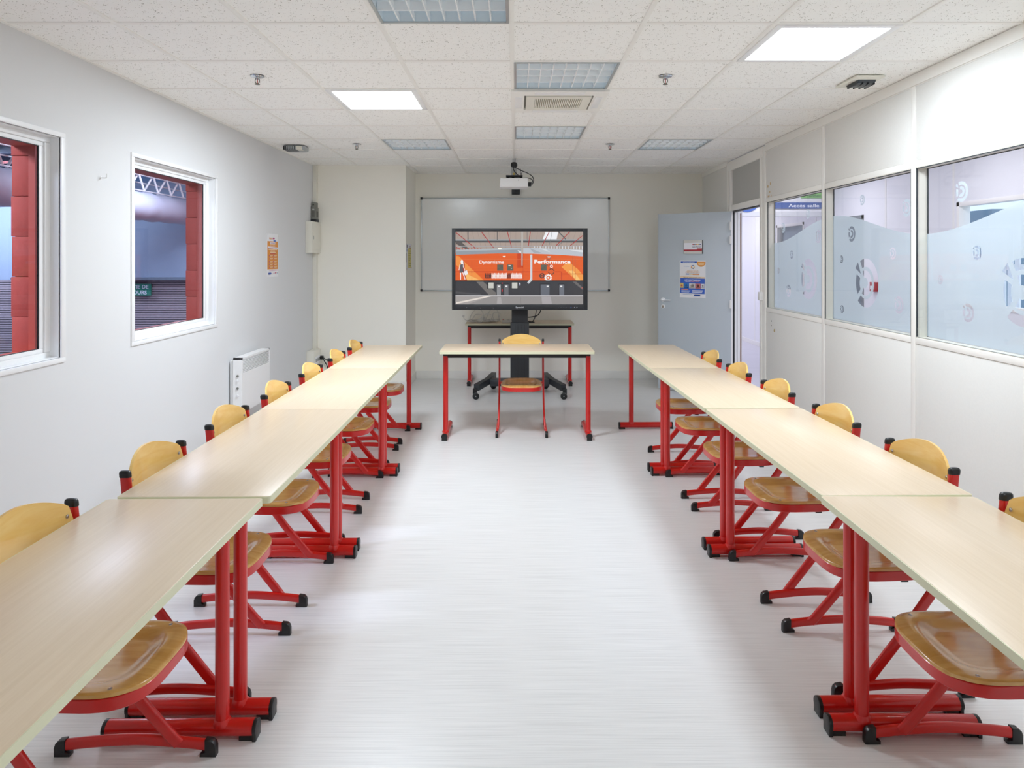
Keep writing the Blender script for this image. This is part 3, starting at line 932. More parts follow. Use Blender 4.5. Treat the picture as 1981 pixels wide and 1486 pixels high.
boxo('diffuser', (0.035, 0.085, -0.102, -0.02, -0.041, -0.010), M_CREAM, e2)

# ================================================================ PROJECTOR AND BLACK BOX
pj = thing('ceiling_projector', 'white projector hanging from the ceiling on a black mount', 'projector', (-0.02, 7.30, ZC))
t = new_bm(); lathe(t, [(0.018, 0.0), (0.018, -0.05)], n=14); obj('drop_pole', t, M_STEEL, pj)
t = new_bm(); lathe(t, [(0.012, -0.035), (0.030, -0.045), (0.036, -0.062), (0.036, -0.080), (0.026, -0.096), (0.016, -0.10)], n=20); obj('ball_cover', t, M_BLACK, pj)
t = new_bm(); bx(t, -0.030, 0.030, -0.012, 0.012, -0.185, -0.09); obj('mount_column', t, mat('mount_silver', (172, 174, 172), .4, metal=.5), pj)
boxo('mount_plate', (-0.085, 0.092, -0.07, 0.07, -0.200, -0.184), M_BLACK, pj, bev=0.003)
for q in (-0.062, -0.010, 0.075):
    boxo('mount_foot', (q - 0.014, q + 0.014, -0.04, -0.012, -0.222, -0.198), M_BLACK, pj, bev=0.002)
t = new_bm(); lathe(t, [(0.012, -0.016), (0.012, -0.012)], (0.0, 0, -0.165), 'Y', 14); obj('yellow_knob', t, mat('knob_yellow', (220, 190, 90), .5), pj)
for (q, z) in ((0.065, -0.125), (0.072, -0.165)):
    boxo('set_screw', (q, q + 0.008, -0.01, 0.0, z - 0.014, z + 0.014), M_BLACK, pj)
    boxo('screw_shank', (0.03, q, -0.007, -0.003, z - 0.002, z + 0.002), M_STEEL, pj)
t = new_bm()
bmb = bmesh.new(); bx(bmb, -0.150, 0.150, -0.14, 0.12, -0.318, -0.224, bev=0.008)
for v in bmb.verts:
    if v.co.z > -0.26: v.co.x *= 0.96
merge(t, bmb)
body = obj('body', t, M_WHITE, pj)
t = new_bm(); lathe(t, [(0.004, -0.142), (0.004, -0.139)], (0.045, 0, -0.245), 'Y', 8); obj('sensor', t, M_GREYP, body)
boxo('connector', (0.150, 0.182, -0.10, -0.05, -0.305, -0.262), M_BLACK, pj, bev=0.003)
for pts in ([(0.012, -0.02, -0.098), (0.075, -0.03, -0.13), (0.150, -0.05, -0.165), (0.195, -0.07, -0.20), (0.208, -0.075, -0.245), (0.190, -0.075, -0.285), (0.178, -0.075, -0.29)],
            [(-0.006, -0.03, -0.098), (-0.004, -0.035, -0.125), (0.03, -0.05, -0.17), (0.085, -0.06, -0.212), (0.150, -0.07, -0.216), (0.195, -0.075, -0.235), (0.192, -0.075, -0.262), (0.178, -0.075, -0.272)]):
    t = new_bm(); tube(t, spline(pts, 6), 0.0045, 6); obj('cable', t, M_BLACK, pj)
tag(boxo('black_wall_box', (-0.052, 0.052, YB - 0.05, YB, 2.322, 2.43), M_BLACK, bev=0.004), 'small black box on the back wall just above the whiteboard', 'wall box')

# ================================================================ WHITEBOARD
wb = thing('whiteboard', 'large white enamel board with aluminium frame on the back wall', 'whiteboard', (0, YB, 1.108))
boxo('board_surface', (-1.190, 1.172, -0.014, -0.002, 0.008, 1.165), M_BOARD, wb)
for d in ((-1.197, 1.180, 0.0, 0.014), (-1.197, 1.180, 1.160, 1.174)):
    boxo('frame_rail', (d[0], d[1], -0.022, 0.0, d[2], d[3]), M_ALU, wb, bev=0.002)
for d in ((-1.197, -1.183), (1.166, 1.180)):
    boxo('frame_stile', (d[0], d[1], -0.022, 0.0, 0.014, 1.160), M_ALU, wb, bev=0.002)
for xx in (-1.190, 1.173):
    for zz in (0.007, 1.167):
        boxo('corner_cap', (xx - 0.014, xx + 0.014, -0.026, 0.0, zz - 0.014, zz + 0.014), M_BLACK, wb, bev=0.005)

# ================================================================ DISPLAY ON WHEELED STAND
dx = 0.0426
ds = thing('interactive_display', 'large black display showing an orange hall, on a wheeled stand', 'display', (dx, 7.50, 0))
Z0, Z1, HW = 0.955, 1.848, 0.742
t = new_bm(); bx(t, -HW, HW, -0.03, 0.05, Z0, Z1, bev=0.006); bx(t, -0.45, 0.45, 0.05, 0.09, Z0 + 0.15, Z1 - 0.15, bev=0.01)
panel = obj('display_panel', t, M_DARK, ds)
sx0, sx1 = (881.2 - 1005.5) * 7.47 / 1320, (1127.9 - 1005.5) * 7.47 / 1320
sz1, sz0 = CAM_Z + (500 - 448.3) * 7.47 / 1320, CAM_Z - (588.8 - 500) * 7.47 / 1320
for d in ((-HW, sx0, Z0, Z1), (sx1, HW, Z0, Z1), (sx0, sx1, Z0, sz0), (sx0, sx1, sz1, Z1)):
    boxo('bezel', (d[0], d[1], -0.037, -0.029, d[2], d[3]), M_DARK, panel, bev=0.0015)
def scr(px, py, h):
    return (sx0 + (px - 145) / 1685.0 * (sx1 - sx0), -0.0305 - h * 0.2, sz1 - (py - 125) / 960.0 * (sz1 - sz0))
p = Print(scr)
p.rect(140, 120, 1835, 1090, (30, 30, 32))
p.rect(145, 125, 1830, 440, (176, 160, 150))
for k in range(24):
    p.line(150 + 72 * k, 125, 150 + 72 * k + (k - 11) * -7, 350, 4, (158, 142, 134), same=(k > 0))
p.poly([(1335, 130), (1500, 130), (1475, 250), (1285, 250)], (244, 246, 250))
p.rect(145, 225, 1830, 243, (160, 166, 170)); p.rect(145, 243, 1830, 268, (86, 86, 88), True)
p.rect(305, 125, 316, 235, (78, 78, 80)); p.rect(693, 125, 702, 235, (78, 78, 80), True); p.rect(1090, 125, 1096, 235, (110, 110, 112), True)
p.poly([(150, 245), (230, 268), (325, 352), (270, 350), (150, 285)], (96, 90, 88))
p.line(1505, 125, 1600, 225, 14, (90, 92, 96)); p.line(1420, 130, 1385, 300, 5, (110, 112, 116), True); p.line(1560, 260, 1480, 330, 6, (110, 112, 116), True)
for (a, bq, c, d) in ((150, 135, 410, 345), (490, 130, 650, 340), (830, 125, 885, 330), (1135, 125, 1105, 325), (1385, 125, 1290, 310), (1655, 125, 1475, 310), (1825, 175, 1660, 310), (150, 325, 200, 360)):
    p.line(a, bq, c, d, 9, (172, 44, 48), same=True)
p.rect(145, 312, 1830, 322, (168, 172, 178))
for k in range(18):
    p.rect(1185 + 37 * k, 318, 1195 + 37 * k, 362, (225, 226, 230), same=(k > 0))
for k in range(9):
    p.rect(150 + 40 * k, 346, 166 + 40 * k, 362, (186, 60, 50), same=True)
p.rect(145, 405, 1830, 775, (230, 98, 40))
for k in range(8):
    p.rect(145, 455 + 40 * k, 1830, 458 + 40 * k, (216, 86, 34), same=(k > 0))
p.rect(960, 405, 1040, 600, (205, 70, 30)); p.rect(1035, 420, 1040, 770, (196, 76, 34), True)
p.poly([(150, 445), (190, 450), (330, 590), (520, 768), (330, 768), (250, 660), (150, 560)], (246, 150, 70))
p.poly([(240, 640), (330, 700), (470, 768), (300, 768)], (252, 190, 110))
p.poly([(1545, 590), (1640, 520), (1760, 620), (1830, 700), (1830, 772), (1740, 772)], (248, 160, 76)); p.poly([(1640, 640), (1700, 640), (1800, 772), (1740, 772)], (253, 200, 120))
p.poly([(150, 365), (700, 345), (880, 335), (1012, 345), (1030, 412), (700, 412), (150, 432)], (150, 158, 166))
p.poly([(150, 365), (700, 345), (880, 335), (1012, 345), (1012, 360), (150, 385)], (178, 186, 192))
p.poly([(1040, 340), (1115, 338), (1600, 355), (1826, 365), (1826, 452), (1500, 430), (1120, 415), (1040, 415)], (192, 198, 206))
p.poly([(1115, 338), (1300, 412), (1180, 405)], (168, 174, 182)); p.poly([(1240, 345), (1400, 400), (1330, 350)], (214, 218, 224), True); p.poly([(1640, 365), (1826, 400), (1826, 370)], (226, 229, 233), True)
p.poly([(965, 370), (1012, 380), (1012, 412), (980, 395)], (228, 228, 230))
p.poly([(1012, 125), (1040, 125), (1031, 575), (1016, 575)], (186, 180, 174))
p.line(150, 490, 1830, 490, 5, (240, 140, 90))
p.rect(145, 652, 1540, 661, (188, 50, 36)); p.rect(1550, 680, 1830, 687, (176, 54, 36), True); p.rect(1540, 655, 1552, 765, (190, 60, 40), True)
p.rect(1690, 460, 1697, 768, (176, 104, 70)); p.rect(1722, 460, 1729, 768, (176, 104, 70), True); p.rect(358, 510, 363, 770, (198, 84, 50), True)
for (a, c) in ((695, 775), (828, 910), (1273, 1350)):
    p.rect(a, 560, c, 640, (96, 94, 84), same=(a > 700))
    p.rect(a + 6, 566, c - 6, 600, (116, 116, 106), same=True)
p.rect(845, 568, 872, 580, (230, 230, 225)); p.rect(875, 608, 892, 614, (220, 220, 215), True)
p.text('Dynamisme', 460, 786, 545, 505, (250, 246, 244), 0.015)
p.text('Performance', 1185, 1664, 545, 498, (252, 248, 246), 0.03)
p.poly([(705, 340), (755, 340), (750, 360), (712, 360)], (255, 252, 240)); p.poly([(768, 447), (808, 447), (804, 462), (775, 462)], (255, 252, 240), True)
# striding figure painted on the wall
p.poly([(250, 505), (268, 560), (262, 640), (290, 768), (278, 768), (238, 640)], (180, 36, 30))
p.disc(231, 524, 17, (248, 244, 242), ry=26); p.poly([(214, 530), (248, 530), (252, 585), (236, 600)], (248, 244, 242))
p.poly([(208, 558), (246, 556), (243, 610), (252, 662), (198, 670), (206, 612)], (92, 92, 98))
p.line(206, 560, 190, 635, 8, (246, 240, 238)); p.line(246, 575, 268, 640, 8, (246, 240, 238), True)
p.poly([(206, 668), (220, 668), (218, 758), (208, 758)], (248, 244, 242)); p.poly([(236, 664), (248, 662), (278, 754), (268, 758)], (248, 244, 242), True)
p.poly([(254, 645), (296, 634), (312, 686), (268, 702)], (240, 240, 244)); p.line(262, 645, 290, 636, 5, (120, 40, 36))
# row of painted people
for k in range(29):
    x0 = 543 + 17 * k
    cc_ = (44, 44, 50) if k < 5 or 17 <= k < 20 else (250, 246, 244)
    hgt = 4 * math.sin(k * 2.3)
    p.disc(x0, 680 + hgt, 6, cc_, n=8, ry=8, same=(k > 0))
    p.poly([(x0 - 8, 690 + hgt), (x0 + 7, 690 + hgt), (x0 + 6, 716), (x0 + 7, 744), (x0 + 1, 744), (x0, 722), (x0 - 4, 744), (x0 - 9, 744), (x0 - 6, 714)], cc_, same=True)
def gear(cx, cy, r, col, hole, hc, teeth=12):
    pts = []
    for k in range(teeth):
        a = 2 * PI * k / teeth
        for da, rr in ((0, 1.0), (0.45, 1.0), (0.5, 0.8), (0.95, 0.8)):
            aa = a + da * 2 * PI / teeth
            pts.append((cx + r * rr * math.cos(aa), cy + r * rr * math.sin(aa)))
    p.poly(pts, col); p.disc(cx, cy, hole, hc)
gear(1287, 707, 38, (48, 56, 66), 20, (226, 96, 40)); p.disc(1287, 707, 10, (48, 56, 66))
gear(1410, 652, 44, (52, 58, 66), 30, (230, 98, 40)); p.rect(1366, 645, 1454, 661, (222, 96, 46))
gear(1370, 733, 52, (250, 247, 245), 27, (232, 110, 56)); p.disc(1370, 733, 12, (250, 247, 245))
gear(1412, 583, 22, (250, 247, 245), 11, (230, 98, 40)); gear(1373, 565, 22, (90, 80, 80), 13, (226, 96, 40)); gear(1375, 472, 30, (96, 92, 96), 20, (230, 100, 44))
p.poly([(1358, 452), (1400, 452), (1396, 466), (1364, 466)], (255, 250, 238))
p.rect(145, 770, 1830, 968, (62, 62, 67)); p.rect(145, 768, 1830, 780, (36, 36, 40))
p.poly([(420, 785), (510, 785), (720, 965), (590, 965)], (116, 112, 110)); p.poly([(1690, 785), (1740, 785), (1830, 870), (1830, 900)], (110, 106, 106), True); p.poly([(150, 915), (480, 945), (480, 965), (150, 940)], (80, 80, 84), True)
for (a, c) in ((565, 652), (880, 968)):
    p.rect(a, 790, c, 880, (40, 40, 42), same=(a > 600)); p.rect(a + 14, 797, c - 5, 874, (196, 196, 190), same=True)
p.rect(583, 797, 648, 874, (205, 205, 198)); p.rect(890, 797, 962, 872, (205, 205, 198), True)
for (a, c, col) in ((690, 745, (142, 142, 146)), (788, 846, (110, 110, 115)), (1268, 1388, (104, 108, 118)), (1515, 1580, (112, 116, 126))):
    p.rect(a - 8, 812, c + 4, 968, (38, 38, 42), same=(a > 700))
for (a, c, col) in ((690, 745, (142, 142, 146)), (788, 846, (110, 110, 115)), (1268, 1388, (104, 108, 118)), (1515, 1580, (112, 116, 126))):
    p.rect(a, 822, c, 968, col, same=(a > 700))
for xx in (706, 804, 1349, 1529):
    p.rect(xx, 838, xx + 26, 858, (240, 240, 240), same=(xx > 710))
p.disc(763, 805, 7, (220, 60, 60)); p.rect(757, 885, 768, 918, (205, 40, 46), True); p.rect(984, 800, 1004, 836, (206, 206, 214), True); p.rect(986, 822, 1000, 834, (70, 90, 170)); p.disc(1815, 868, 6, (220, 80, 60), same=True)
p.poly([(1135, 428), (1160, 428), (1160, 765), (1112, 815), (1092, 797), (1134, 745)], (198, 204, 210)); p.poly([(1135, 428), (1144, 428), (1144, 750), (1100, 803), (1092, 797), (1134, 745)], (226, 230, 234))
p.rect(145, 966, 1830, 1086, (168, 163, 161)); p.rect(145, 966, 1830, 978, (206, 204, 206)); p.poly([(600, 980), (1830, 980), (1830, 1086), (300, 1086)], (150, 146, 145))
p.poly([(155, 1080), (155, 1058), (560, 975), (640, 975), (300, 1050)], (232, 222, 214)); p.poly([(700, 990), (745, 990), (760, 1080), (690, 1080)], (172, 168, 168)); p.poly([(1280, 985), (1400, 985), (1420, 1080), (1290, 1080)], (172, 168, 170), True); p.line(1005, 985, 1010, 1085, 4, (128, 124, 122), True)
p.build('screen_picture', M_SCREEN, panel)
q = Print(lambda x, y, h: (x, -0.0375 - h, y))
q.text('Speechi', 0.0 - 0.045, 0.042, Z0 + 0.020, Z0 + 0.037, (225, 228, 232), 0.02)
for xx in (0.56, 0.60, 0.625):
    q.disc(xx, Z0 + 0.028, 0.005, (190, 200, 220) if xx > 0.57 else (70, 110, 200), n=8)
for k in range(5):
    q.disc(0.42 + 0.03 * k, Z0 + 0.027, 0.0035, (90, 96, 104), n=8)
for xx in (-0.58, -0.43, -0.29):
    q.disc(xx, Z0 + 0.02 + 0.006 * (xx < -0.5), 0.003, (180, 184, 190), n=8)
q.build('bezel_marks', M_PRINT, panel)
# column, foot, casters  (stand centre slightly behind the panel)
t = new_bm(); bx(t, -0.090, 0.090, 0.10, 0.20, 0.60, 1.40, bev=0.004); obj('inner_column', t, M_DARK2, ds)
t = new_bm(); bx(t, -0.104, 0.104, 0.085, 0.215, 0.10, 0.80, bev=0.006); col = obj('outer_column', t, M_DARK2, ds)
for k in (-0.052, -0.02, 0.02, 0.052):
    boxo('column_groove', (k - 0.0015, k + 0.0015, 0.083, 0.086, 0.12, 0.79), M_BLACK, col)
boxo('mount_bracket', (-0.25, 0.25, 0.09, 0.10, 1.15, 1.65), M_BLACK, ds)
boxo('cross_beam', (-0.33, 0.33, 0.09, 0.21, 0.095, 0.170), M_DARK, ds, bev=0.005)
for q_ in (-1, 1):
    t = new_bm()
    sweep(t, [(q_ * 0.47, -0.14, 0.125), (q_ * 0.36, 0.10, 0.150), (q_ * 0.30, 0.50, 0.150)], [(-0.028, -0.034), (0.028, -0.034), (0.028, 0.034), (-0.028, 0.034)], side=(1, 0, 0))
    obj('foot_arm', t, M_DARK, ds)
    for (cx, cy) in ((q_ * 0.485, -0.145), (q_ * 0.315, 0.46)):
        c_ = boxo('caster', (cx - 0.022, cx + 0.022, cy - 0.01, cy + 0.05, 0.055, 0.115), M_BLACK, ds, bev=0.006)
        t = new_bm(); lathe(t, [(0.030, -0.013), (0.036, -0.010), (0.036, 0.010), (0.030, 0.013)], (cx - q_ * 0.012, cy - 0.012, 0.036), 'Y', 18)
        o = obj('wheel', t, M_BLACK, c_)
        t = new_bm(); lathe(t, [(0.006, -0.0145), (0.006, 0.016)], (cx - q_ * 0.012, cy - 0.012, 0.036), 'Y', 8); obj('axle', t, M_STEEL, c_)

# ================================================================ TABLES
def table(name, label, group):
    """local: x = depth (+x is the post side), y = length, z up"""
    r = thing(name, label, 'table', (0, 0, 0), 0, group)
    Lh, Wh, H = 0.6475, 0.25, 0.743
    t = new_bm(); prism(t, rrect(-Wh + 0.003, Wh - 0.003, -Lh + 0.003, Lh - 0.003, 0.008), 2, H - 0.022, H, bev=0.001); obj('top', t, M_TOP, r)
    t = new_bm()
    o_, i_ = rrect(-Wh, Wh, -Lh, Lh, 0.012), rrect(-Wh + 0.003, Wh - 0.003, -Lh + 0.003, Lh - 0.003, 0.009)
    n = len(o_)
    zz = (H - 0.0222, H - 0.0008)
    V = [[t.verts.new((*pp, z)) for pp in lp] for lp in (o_, i_) for z in zz]
    for k in range(n):
        m_ = (k + 1) % n
        t.faces.new((V[0][k], V[0][m_], V[1][m_], V[1][k])); t.faces.new((V[1][k], V[1][m_], V[3][m_], V[3][k])); t.faces.new((V[2][k], V[2][m_], V[0][m_], V[0][k]))
    obj('edge_band', t, M_EDGE, r)
    boxo('beam', (0.122, 0.150, -Lh + 0.06, Lh - 0.06, H - 0.066, H - 0.0225), M_BEAM, r, bev=0.002)
    boxo('rear_beam', (-0.17, -0.142, -Lh + 0.04, Lh - 0.04, H - 0.05, H - 0.0225), M_BEAM, r, bev=0.002)
    for s in (-1, 1):
        yy = s * (Lh - 0.043)
        t = new_bm(); lathe(t, [(0.0215, 0.045), (0.0215, H - 0.0225)], (0.136, yy, 0), 'Z', 20); po = obj('post', t, M_RED, r)
        t = new_bm(); lathe(t, [(0.026, 0.046), (0.0285, 0.036), (0.0285, 0.044), (0.0215, 0.056)], (0.136, yy, 0.008), 'Z', 20); obj('weld_collar', t, M_RED, po)
        t = new_bm(); bx(t, -0.17, 0.165, yy - 0.018, yy + 0.018, H - 0.05, H - 0.0225, bev=0.003); obj('cross_bracket', t, M_BEAM, r)
        t = new_bm(); sweep(t, [(-0.222, yy, 0.034), (0.237, yy, 0.034)], circ(0.025, 18), side=(0, 1, 0)); ft = obj('foot', t, M_RED, r)
        for e, x0, x1 in ((-1, -0.234, -0.221), (1, 0.236, 0.249)):
            t = new_bm()
            pf = [(yy + 0.0255 * math.cos(a), 0.034 + 0.0255 * math.sin(a)) for a in [math.radians(-30 + 240 * k / 14) for k in range(15)]] + [(yy - 0.022, 0.0), (yy + 0.022, 0.0)]
            prism(t, pf, 0, x0, x1, bev=0.002)
            xa, xb = (x1 - 0.055, x1 - 0.010) if e > 0 else (x0 + 0.010, x0 + 0.055)
            bx(t, xa, xb, yy - 0.016, yy + 0.016, 0.0, 0.016)
            obj('end_cap', t, M_BLACK, ft)
    return r
ORD = ['first', 'second', 'third', 'fourth']
def tl(i, side):
    return 'beech table with red legs, %s from the whiteboard end, along the %s' % (ORD[i], side)
ROW_L = 'hall windows'; ROW_R = 'glazed partition'
T0 = table('classroom_table', tl(0, ROW_L), 'tables along the hall windows')
T0.location = (-0.831 - 0.25, 5.462, 0); T0.rotation_euler = (0, 0, 0.009)
for i, (xi, yc, th) in enumerate(((-0.819, 4.163, 0.009), (-0.804, 2.865, 0.009), (-0.807, 1.556, 0.014))):
    dup(T0, (xi - 0.25, yc, 0), th, tl(i + 1, ROW_L))
for i, (xi, yc, th) in enumerate(((0.928, 5.487, 0.021), (0.961, 4.184, 0.026), (0.990, 2.882, 0.017), (0.985, 1.578, -0.012))):
    dup(T0, (xi + 0.25, yc, 0), PI + th, tl(i, ROW_R), 'tables along the glazed partition')
td = dup(T0, (0.009, 5.925, 0), -PI / 2, 'beech laminate table with red legs standing alone in front of the display')
del td['group']
bt = dup(T0, (0.045, 8.352, 0), -PI / 2, 'beech laminate table with red legs against the back wall, carrying loose cables')
del bt['group']

# ================================================================ CHAIRS
def chair(label, group):
    """local: +x forward, y lateral, z up; x = 0 is 0.19 m in front of the post tops"""
    r = thing('school_chair', label, 'chair', (0, 0, 0), 0, group)
    def sx(s): return s - 0.19
    OV = stadium(0.017, 0.037, 6)
    for q in (-1, 1):
        raw = [(0.322, 0.205, 0.040), (0.300, 0.201, 0.066), (0.202, 0.197, 0.185), (0.125, 0.197, 0.290), (0.062, 0.197, 0.380), (0.040, 0.197, 0.425), (0.029, 0.197, 0.480), (0.018, 0.197, 0.60), (0.001, 0.197, 0.774)]
        pts = spline([(sx(a), q * bb, c) for a, bb, c in raw], 5)
        t = new_bm(); sweep(t, pts, OV, side=(0, 1, 0)); obj('side_tube', t, M_RED, r)
        # post cap
        t = new_bm(); e = pts[-1]
        rr = []
        for dz, k1 in ((-0.008, 0.98), (-0.006, 1.0), (0.004, 1.0), (0.008, 0.97), (0.0115, 0.88), (0.014, 0.72), (0.0152, 0.45)):
            rr.append([t.verts.new((e.x - 0.1 * dz + k1 * bb, e.y + k1 * a, e.z + dz)) for a, bb in stadium(0.021, 0.041, 6)])
        for r0, r1 in zip(rr, rr[1:]):
            for j in range(len(r0)):
                t.faces.new((r0[j], r0[(j + 1) % len(r0)], r1[(j + 1) % len(r0)], r1[j]))
        t.faces.new(rr[0][::-1]); t.faces.new(rr[-1])
        obj('post_cap', t, M_BLACK, r)
        # arched skid
        sk = spline([(sx(-0.045), q * 0.211, 0.029), (sx(0.05), q * 0.211, 0.040), (sx(0.19), q * 0.211, 0.048), (sx(0.33), q * 0.211, 0.040), (sx(0.425), q * 0.211, 0.029)], 5)
        t = new_bm(); sweep(t, sk, stadium(0.018, 0.034, 6), side=(0, 1, 0)); ski = obj('skid', t, M_RED, r)
        for e in (-1, 1):
            base = 0.19 + e * 0.2465
            pf = [(sx(base), 0.0), (sx(base), 0.028), (sx(base - e * 0.004), 0.040), (sx(base - e * 0.013), 0.048), (sx(base - e * 0.034), 0.051), (sx(base - e * 0.034), 0.014), (sx(base - e * 0.048), 0.010), (sx(base - e * 0.048), 0.0)]
            t = new_bm(); prism(t, [(a, c) for a, c in pf], 1, q * 0.211 - 0.0115, q * 0.211 + 0.0115, bev=0.0025); obj('foot_cap', t, M_BLACK, ski)
        # bracket from post to backrest
        boxo('back_bracket', (sx(0.002), sx(0.020), min(q * 0.165, q * 0.19), max(q * 0.165, q * 0.19), 0.68, 0.715), M_RED, r)
    # seat outline
    def outline(k, scale=1.0, inset=0.0):
        out = []
        n = 56
        for i in range(n):
            a = 2 * PI * i / n
            ca, sa = math.cos(a), math.sin(a)
            e = 2.0 / 3.4
            u = math.copysign(abs(ca) ** e, ca); v = math.copysign(abs(sa) ** e, sa)
            x = 0.213 + u * (0.192 - inset)
            w = 0.176 + 0.008 * u
            out.append((x, v * (w - inset)))
        return out
    O = outline(0)
    t = new_bm()
    def zt(x, y, f):
        s_ = max(0.0, min(1.0, (0.80 - f) / 0.30)); s_ = s_ * s_ * (3 - 2 * s_)
        d = -0.017 * s_
        d += 0.0036 * (1 - s_) * (1 - min(1, (y / 0.1) ** 2)) * max(0.0, min(1.0, (x - 0.22) / 0.10))
        d -= 0.012 * max(0.0, (x - 0.36) / 0.05) ** 2
        d += 0.008 * max(0.0, (0.10 - x) / 0.08)
        return 0.431 + d
    fr_ = [0.12, 0.25, 0.38, 0.48, 0.54, 0.60, 0.66, 0.72, 0.78, 0.86, 0.94, 0.985, 1.0]
    cx0 = 0.215
    cen = t.verts.new((sx(cx0), 0, zt(cx0, 0, 0)))
    prev = None
    for f in fr_:
        ring_ = []
        for (ox, oy) in O:
            x, y = cx0 + (ox - cx0) * f, oy * f
            ring_.append(t.verts.new((sx(x), y, zt(x, y, f) - (0.002 if f == 1.0 else 0))))
        n = len(ring_)
        for i in range(n):
            if prev is None:
                t.faces.new((cen, ring_[i], ring_[(i + 1) % n]))
            else:
                t.faces.new((prev[i], ring_[i], ring_[(i + 1) % n], prev[(i + 1) % n]))
        prev = ring_
    for f in (1.0, 0.97, 0.6):
        ring_ = []
        for (ox, oy) in O:
            x, y = cx0 + (ox - cx0) * f, oy * f
            ring_.append(t.verts.new((sx(x), y, zt(x, y, f) - 0.011)))
        for i in range(n):
            t.faces.new((prev[i], ring_[i], ring_[(i + 1) % n], prev[(i + 1) % n]))
        prev = ring_
    t.faces.new(prev)
    st = obj('seat', t, M_SEAT, r, angle=50)
    for (x, y) in ((0.10, -0.155), (0.10, 0.155), (0.325, -0.152), (0.325, 0.152)):
        t = new_bm(); lathe(t, [(0.006, zt(x, y, 0.9) - 0.001), (0.0055, zt(x, y, 0.9) + 0.001), (0.003, zt(x, y, 0.9) + 0.0018)], (sx(x), y, 0), n=10); obj('screw', t, M_STEEL, st)
    # seat rail, following the outline
    Ri = outline(0, inset=0.006)
    t = new_bm(); sweep(t, [(sx(x), y, 0.401) for x, y in Ri], [(-0.017, -0.005), (-0.015, -0.007), (0.015, -0.007), (0.017, -0.005), (0.017, 0.005), (0.015, 0.007), (-0.015, 0.007), (-0.017, 0.005)], side=(0, 0, 1), closed=True)
    obj('seat_rail', t, M_RED, r)
    for q in (-1, 1):
        boxo('stop_pad', (sx(0.14), sx(0.165), q * 0.15 - 0.01, q * 0.15 + 0.01, 0.374, 0.386), M_BLACK, r)
        boxo('rail_weld', (sx(0.045), sx(0.085), min(q * 0.165, q * 0.192), max(q * 0.165, q * 0.192), 0.390, 0.412), M_RED, r)
    # backrest: arched board, concave in plan
    t = new_bm()
    NU, NV = 28, 8
    def topz(u): 
        au = abs(u)
        z = 0.828 - 0.058 * au ** 2.0
        if au > 0.90: z -= 0.05 * ((au - 0.90) / 0.10) ** 2
        return z
    def botz(u):
        au = abs(u)
        z = 0.630 + 0.004 * au
        if au > 0.90: z += 0.035 * ((au - 0.90) / 0.10) ** 2
        return z
    def bp(u, v, off):
        z = botz(u) + (topz(u) - botz(u)) * v
        x = 0.014 - 0.042 * (1 - u * u) - 0.055 * (z - 0.70) + off
        return (sx(x), u * 0.186, z)
    F = [[t.verts.new(bp(-1 + 2 * i / NU, j / NV, 0.0045)) for j in range(NV + 1)] for i in range(NU + 1)]
    Bk = [[t.verts.new(bp(-1 + 2 * i / NU, j / NV, -0.0045)) for j in range(NV + 1)] for i in range(NU + 1)]
    for i in range(NU):
        for j in range(NV):
            t.faces.new((F[i][j], F[i + 1][j], F[i + 1][j + 1], F[i][j + 1]))
            t.faces.new((Bk[i][j], Bk[i][j + 1], Bk[i + 1][j + 1], Bk[i + 1][j]))
        t.faces.new((F[i][0], Bk[i][0], Bk[i + 1][0], F[i + 1][0])); t.faces.new((F[i][NV], F[i + 1][NV], Bk[i + 1][NV], Bk[i][NV]))
    for j in range(NV):
        t.faces.new((F[0][j], F[0][j + 1], Bk[0][j + 1], Bk[0][j])); t.faces.new((F[NU][j], Bk[NU][j], Bk[NU][j + 1], F[NU][j + 1]))
    bo = obj('backrest', t, M_BACK, r, angle=50)
    for u in (-0.90, 0.90):
        c_ = bp(u, 0.76, 0.0045)
        t = new_bm(); lathe(t, [(0.0065, -0.001), (0.006, 0.0015), (0.003, 0.0025)], c_, 'X', 10); obj('screw', t, M_STEEL, bo)
    return r
CO = ['first', 'second', 'third', 'fourth', 'fifth', 'sixth', 'seventh']
def cl(i, side):
    return 'red-framed wooden chair, %s from the whiteboard end, along the %s' % (CO[i], side)
CH = chair(cl(0, ROW_L), 'chairs along the hall windows')
LC = [(5.791, -1.364), (5.186, -1.361), (4.513, -1.355), (3.850, -1.350), (3.193, -1.346), (2.544, -1.344), (1.876, -1.350)]
for i, (y, xp) in enumerate(LC):
    th = (0.0, 0.01, -0.008, 0.012, -0.006, 0.004, 0.0)[i]
    if i == 0:
        CH.location = (xp + 0.19, y, 0); CH.rotation_euler = (0, 0, th)
    else:
        dup(CH, (xp + 0.19, y, 0), th, cl(i, ROW_L))
RC = [(5.138, 1.472, 0.01), (4.535, 1.480, 0.012), (3.900, 1.496, 0.024), (3.225, 1.511, 0.02), (2.572, 1.524, 0.022), (1.930, 1.528, 0.0)]
for i, (y, xp, th) in enumerate(RC):
    dup(CH, (xp - 0.19, y, 0), PI + th, cl(i, ROW_R), 'chairs along the glazed partition')
tc = dup(CH, (0.049, 6.204 - 0.19, 0), -PI / 2, 'wooden chair with red tube frame tucked under the lone table before the display')
del tc['group']

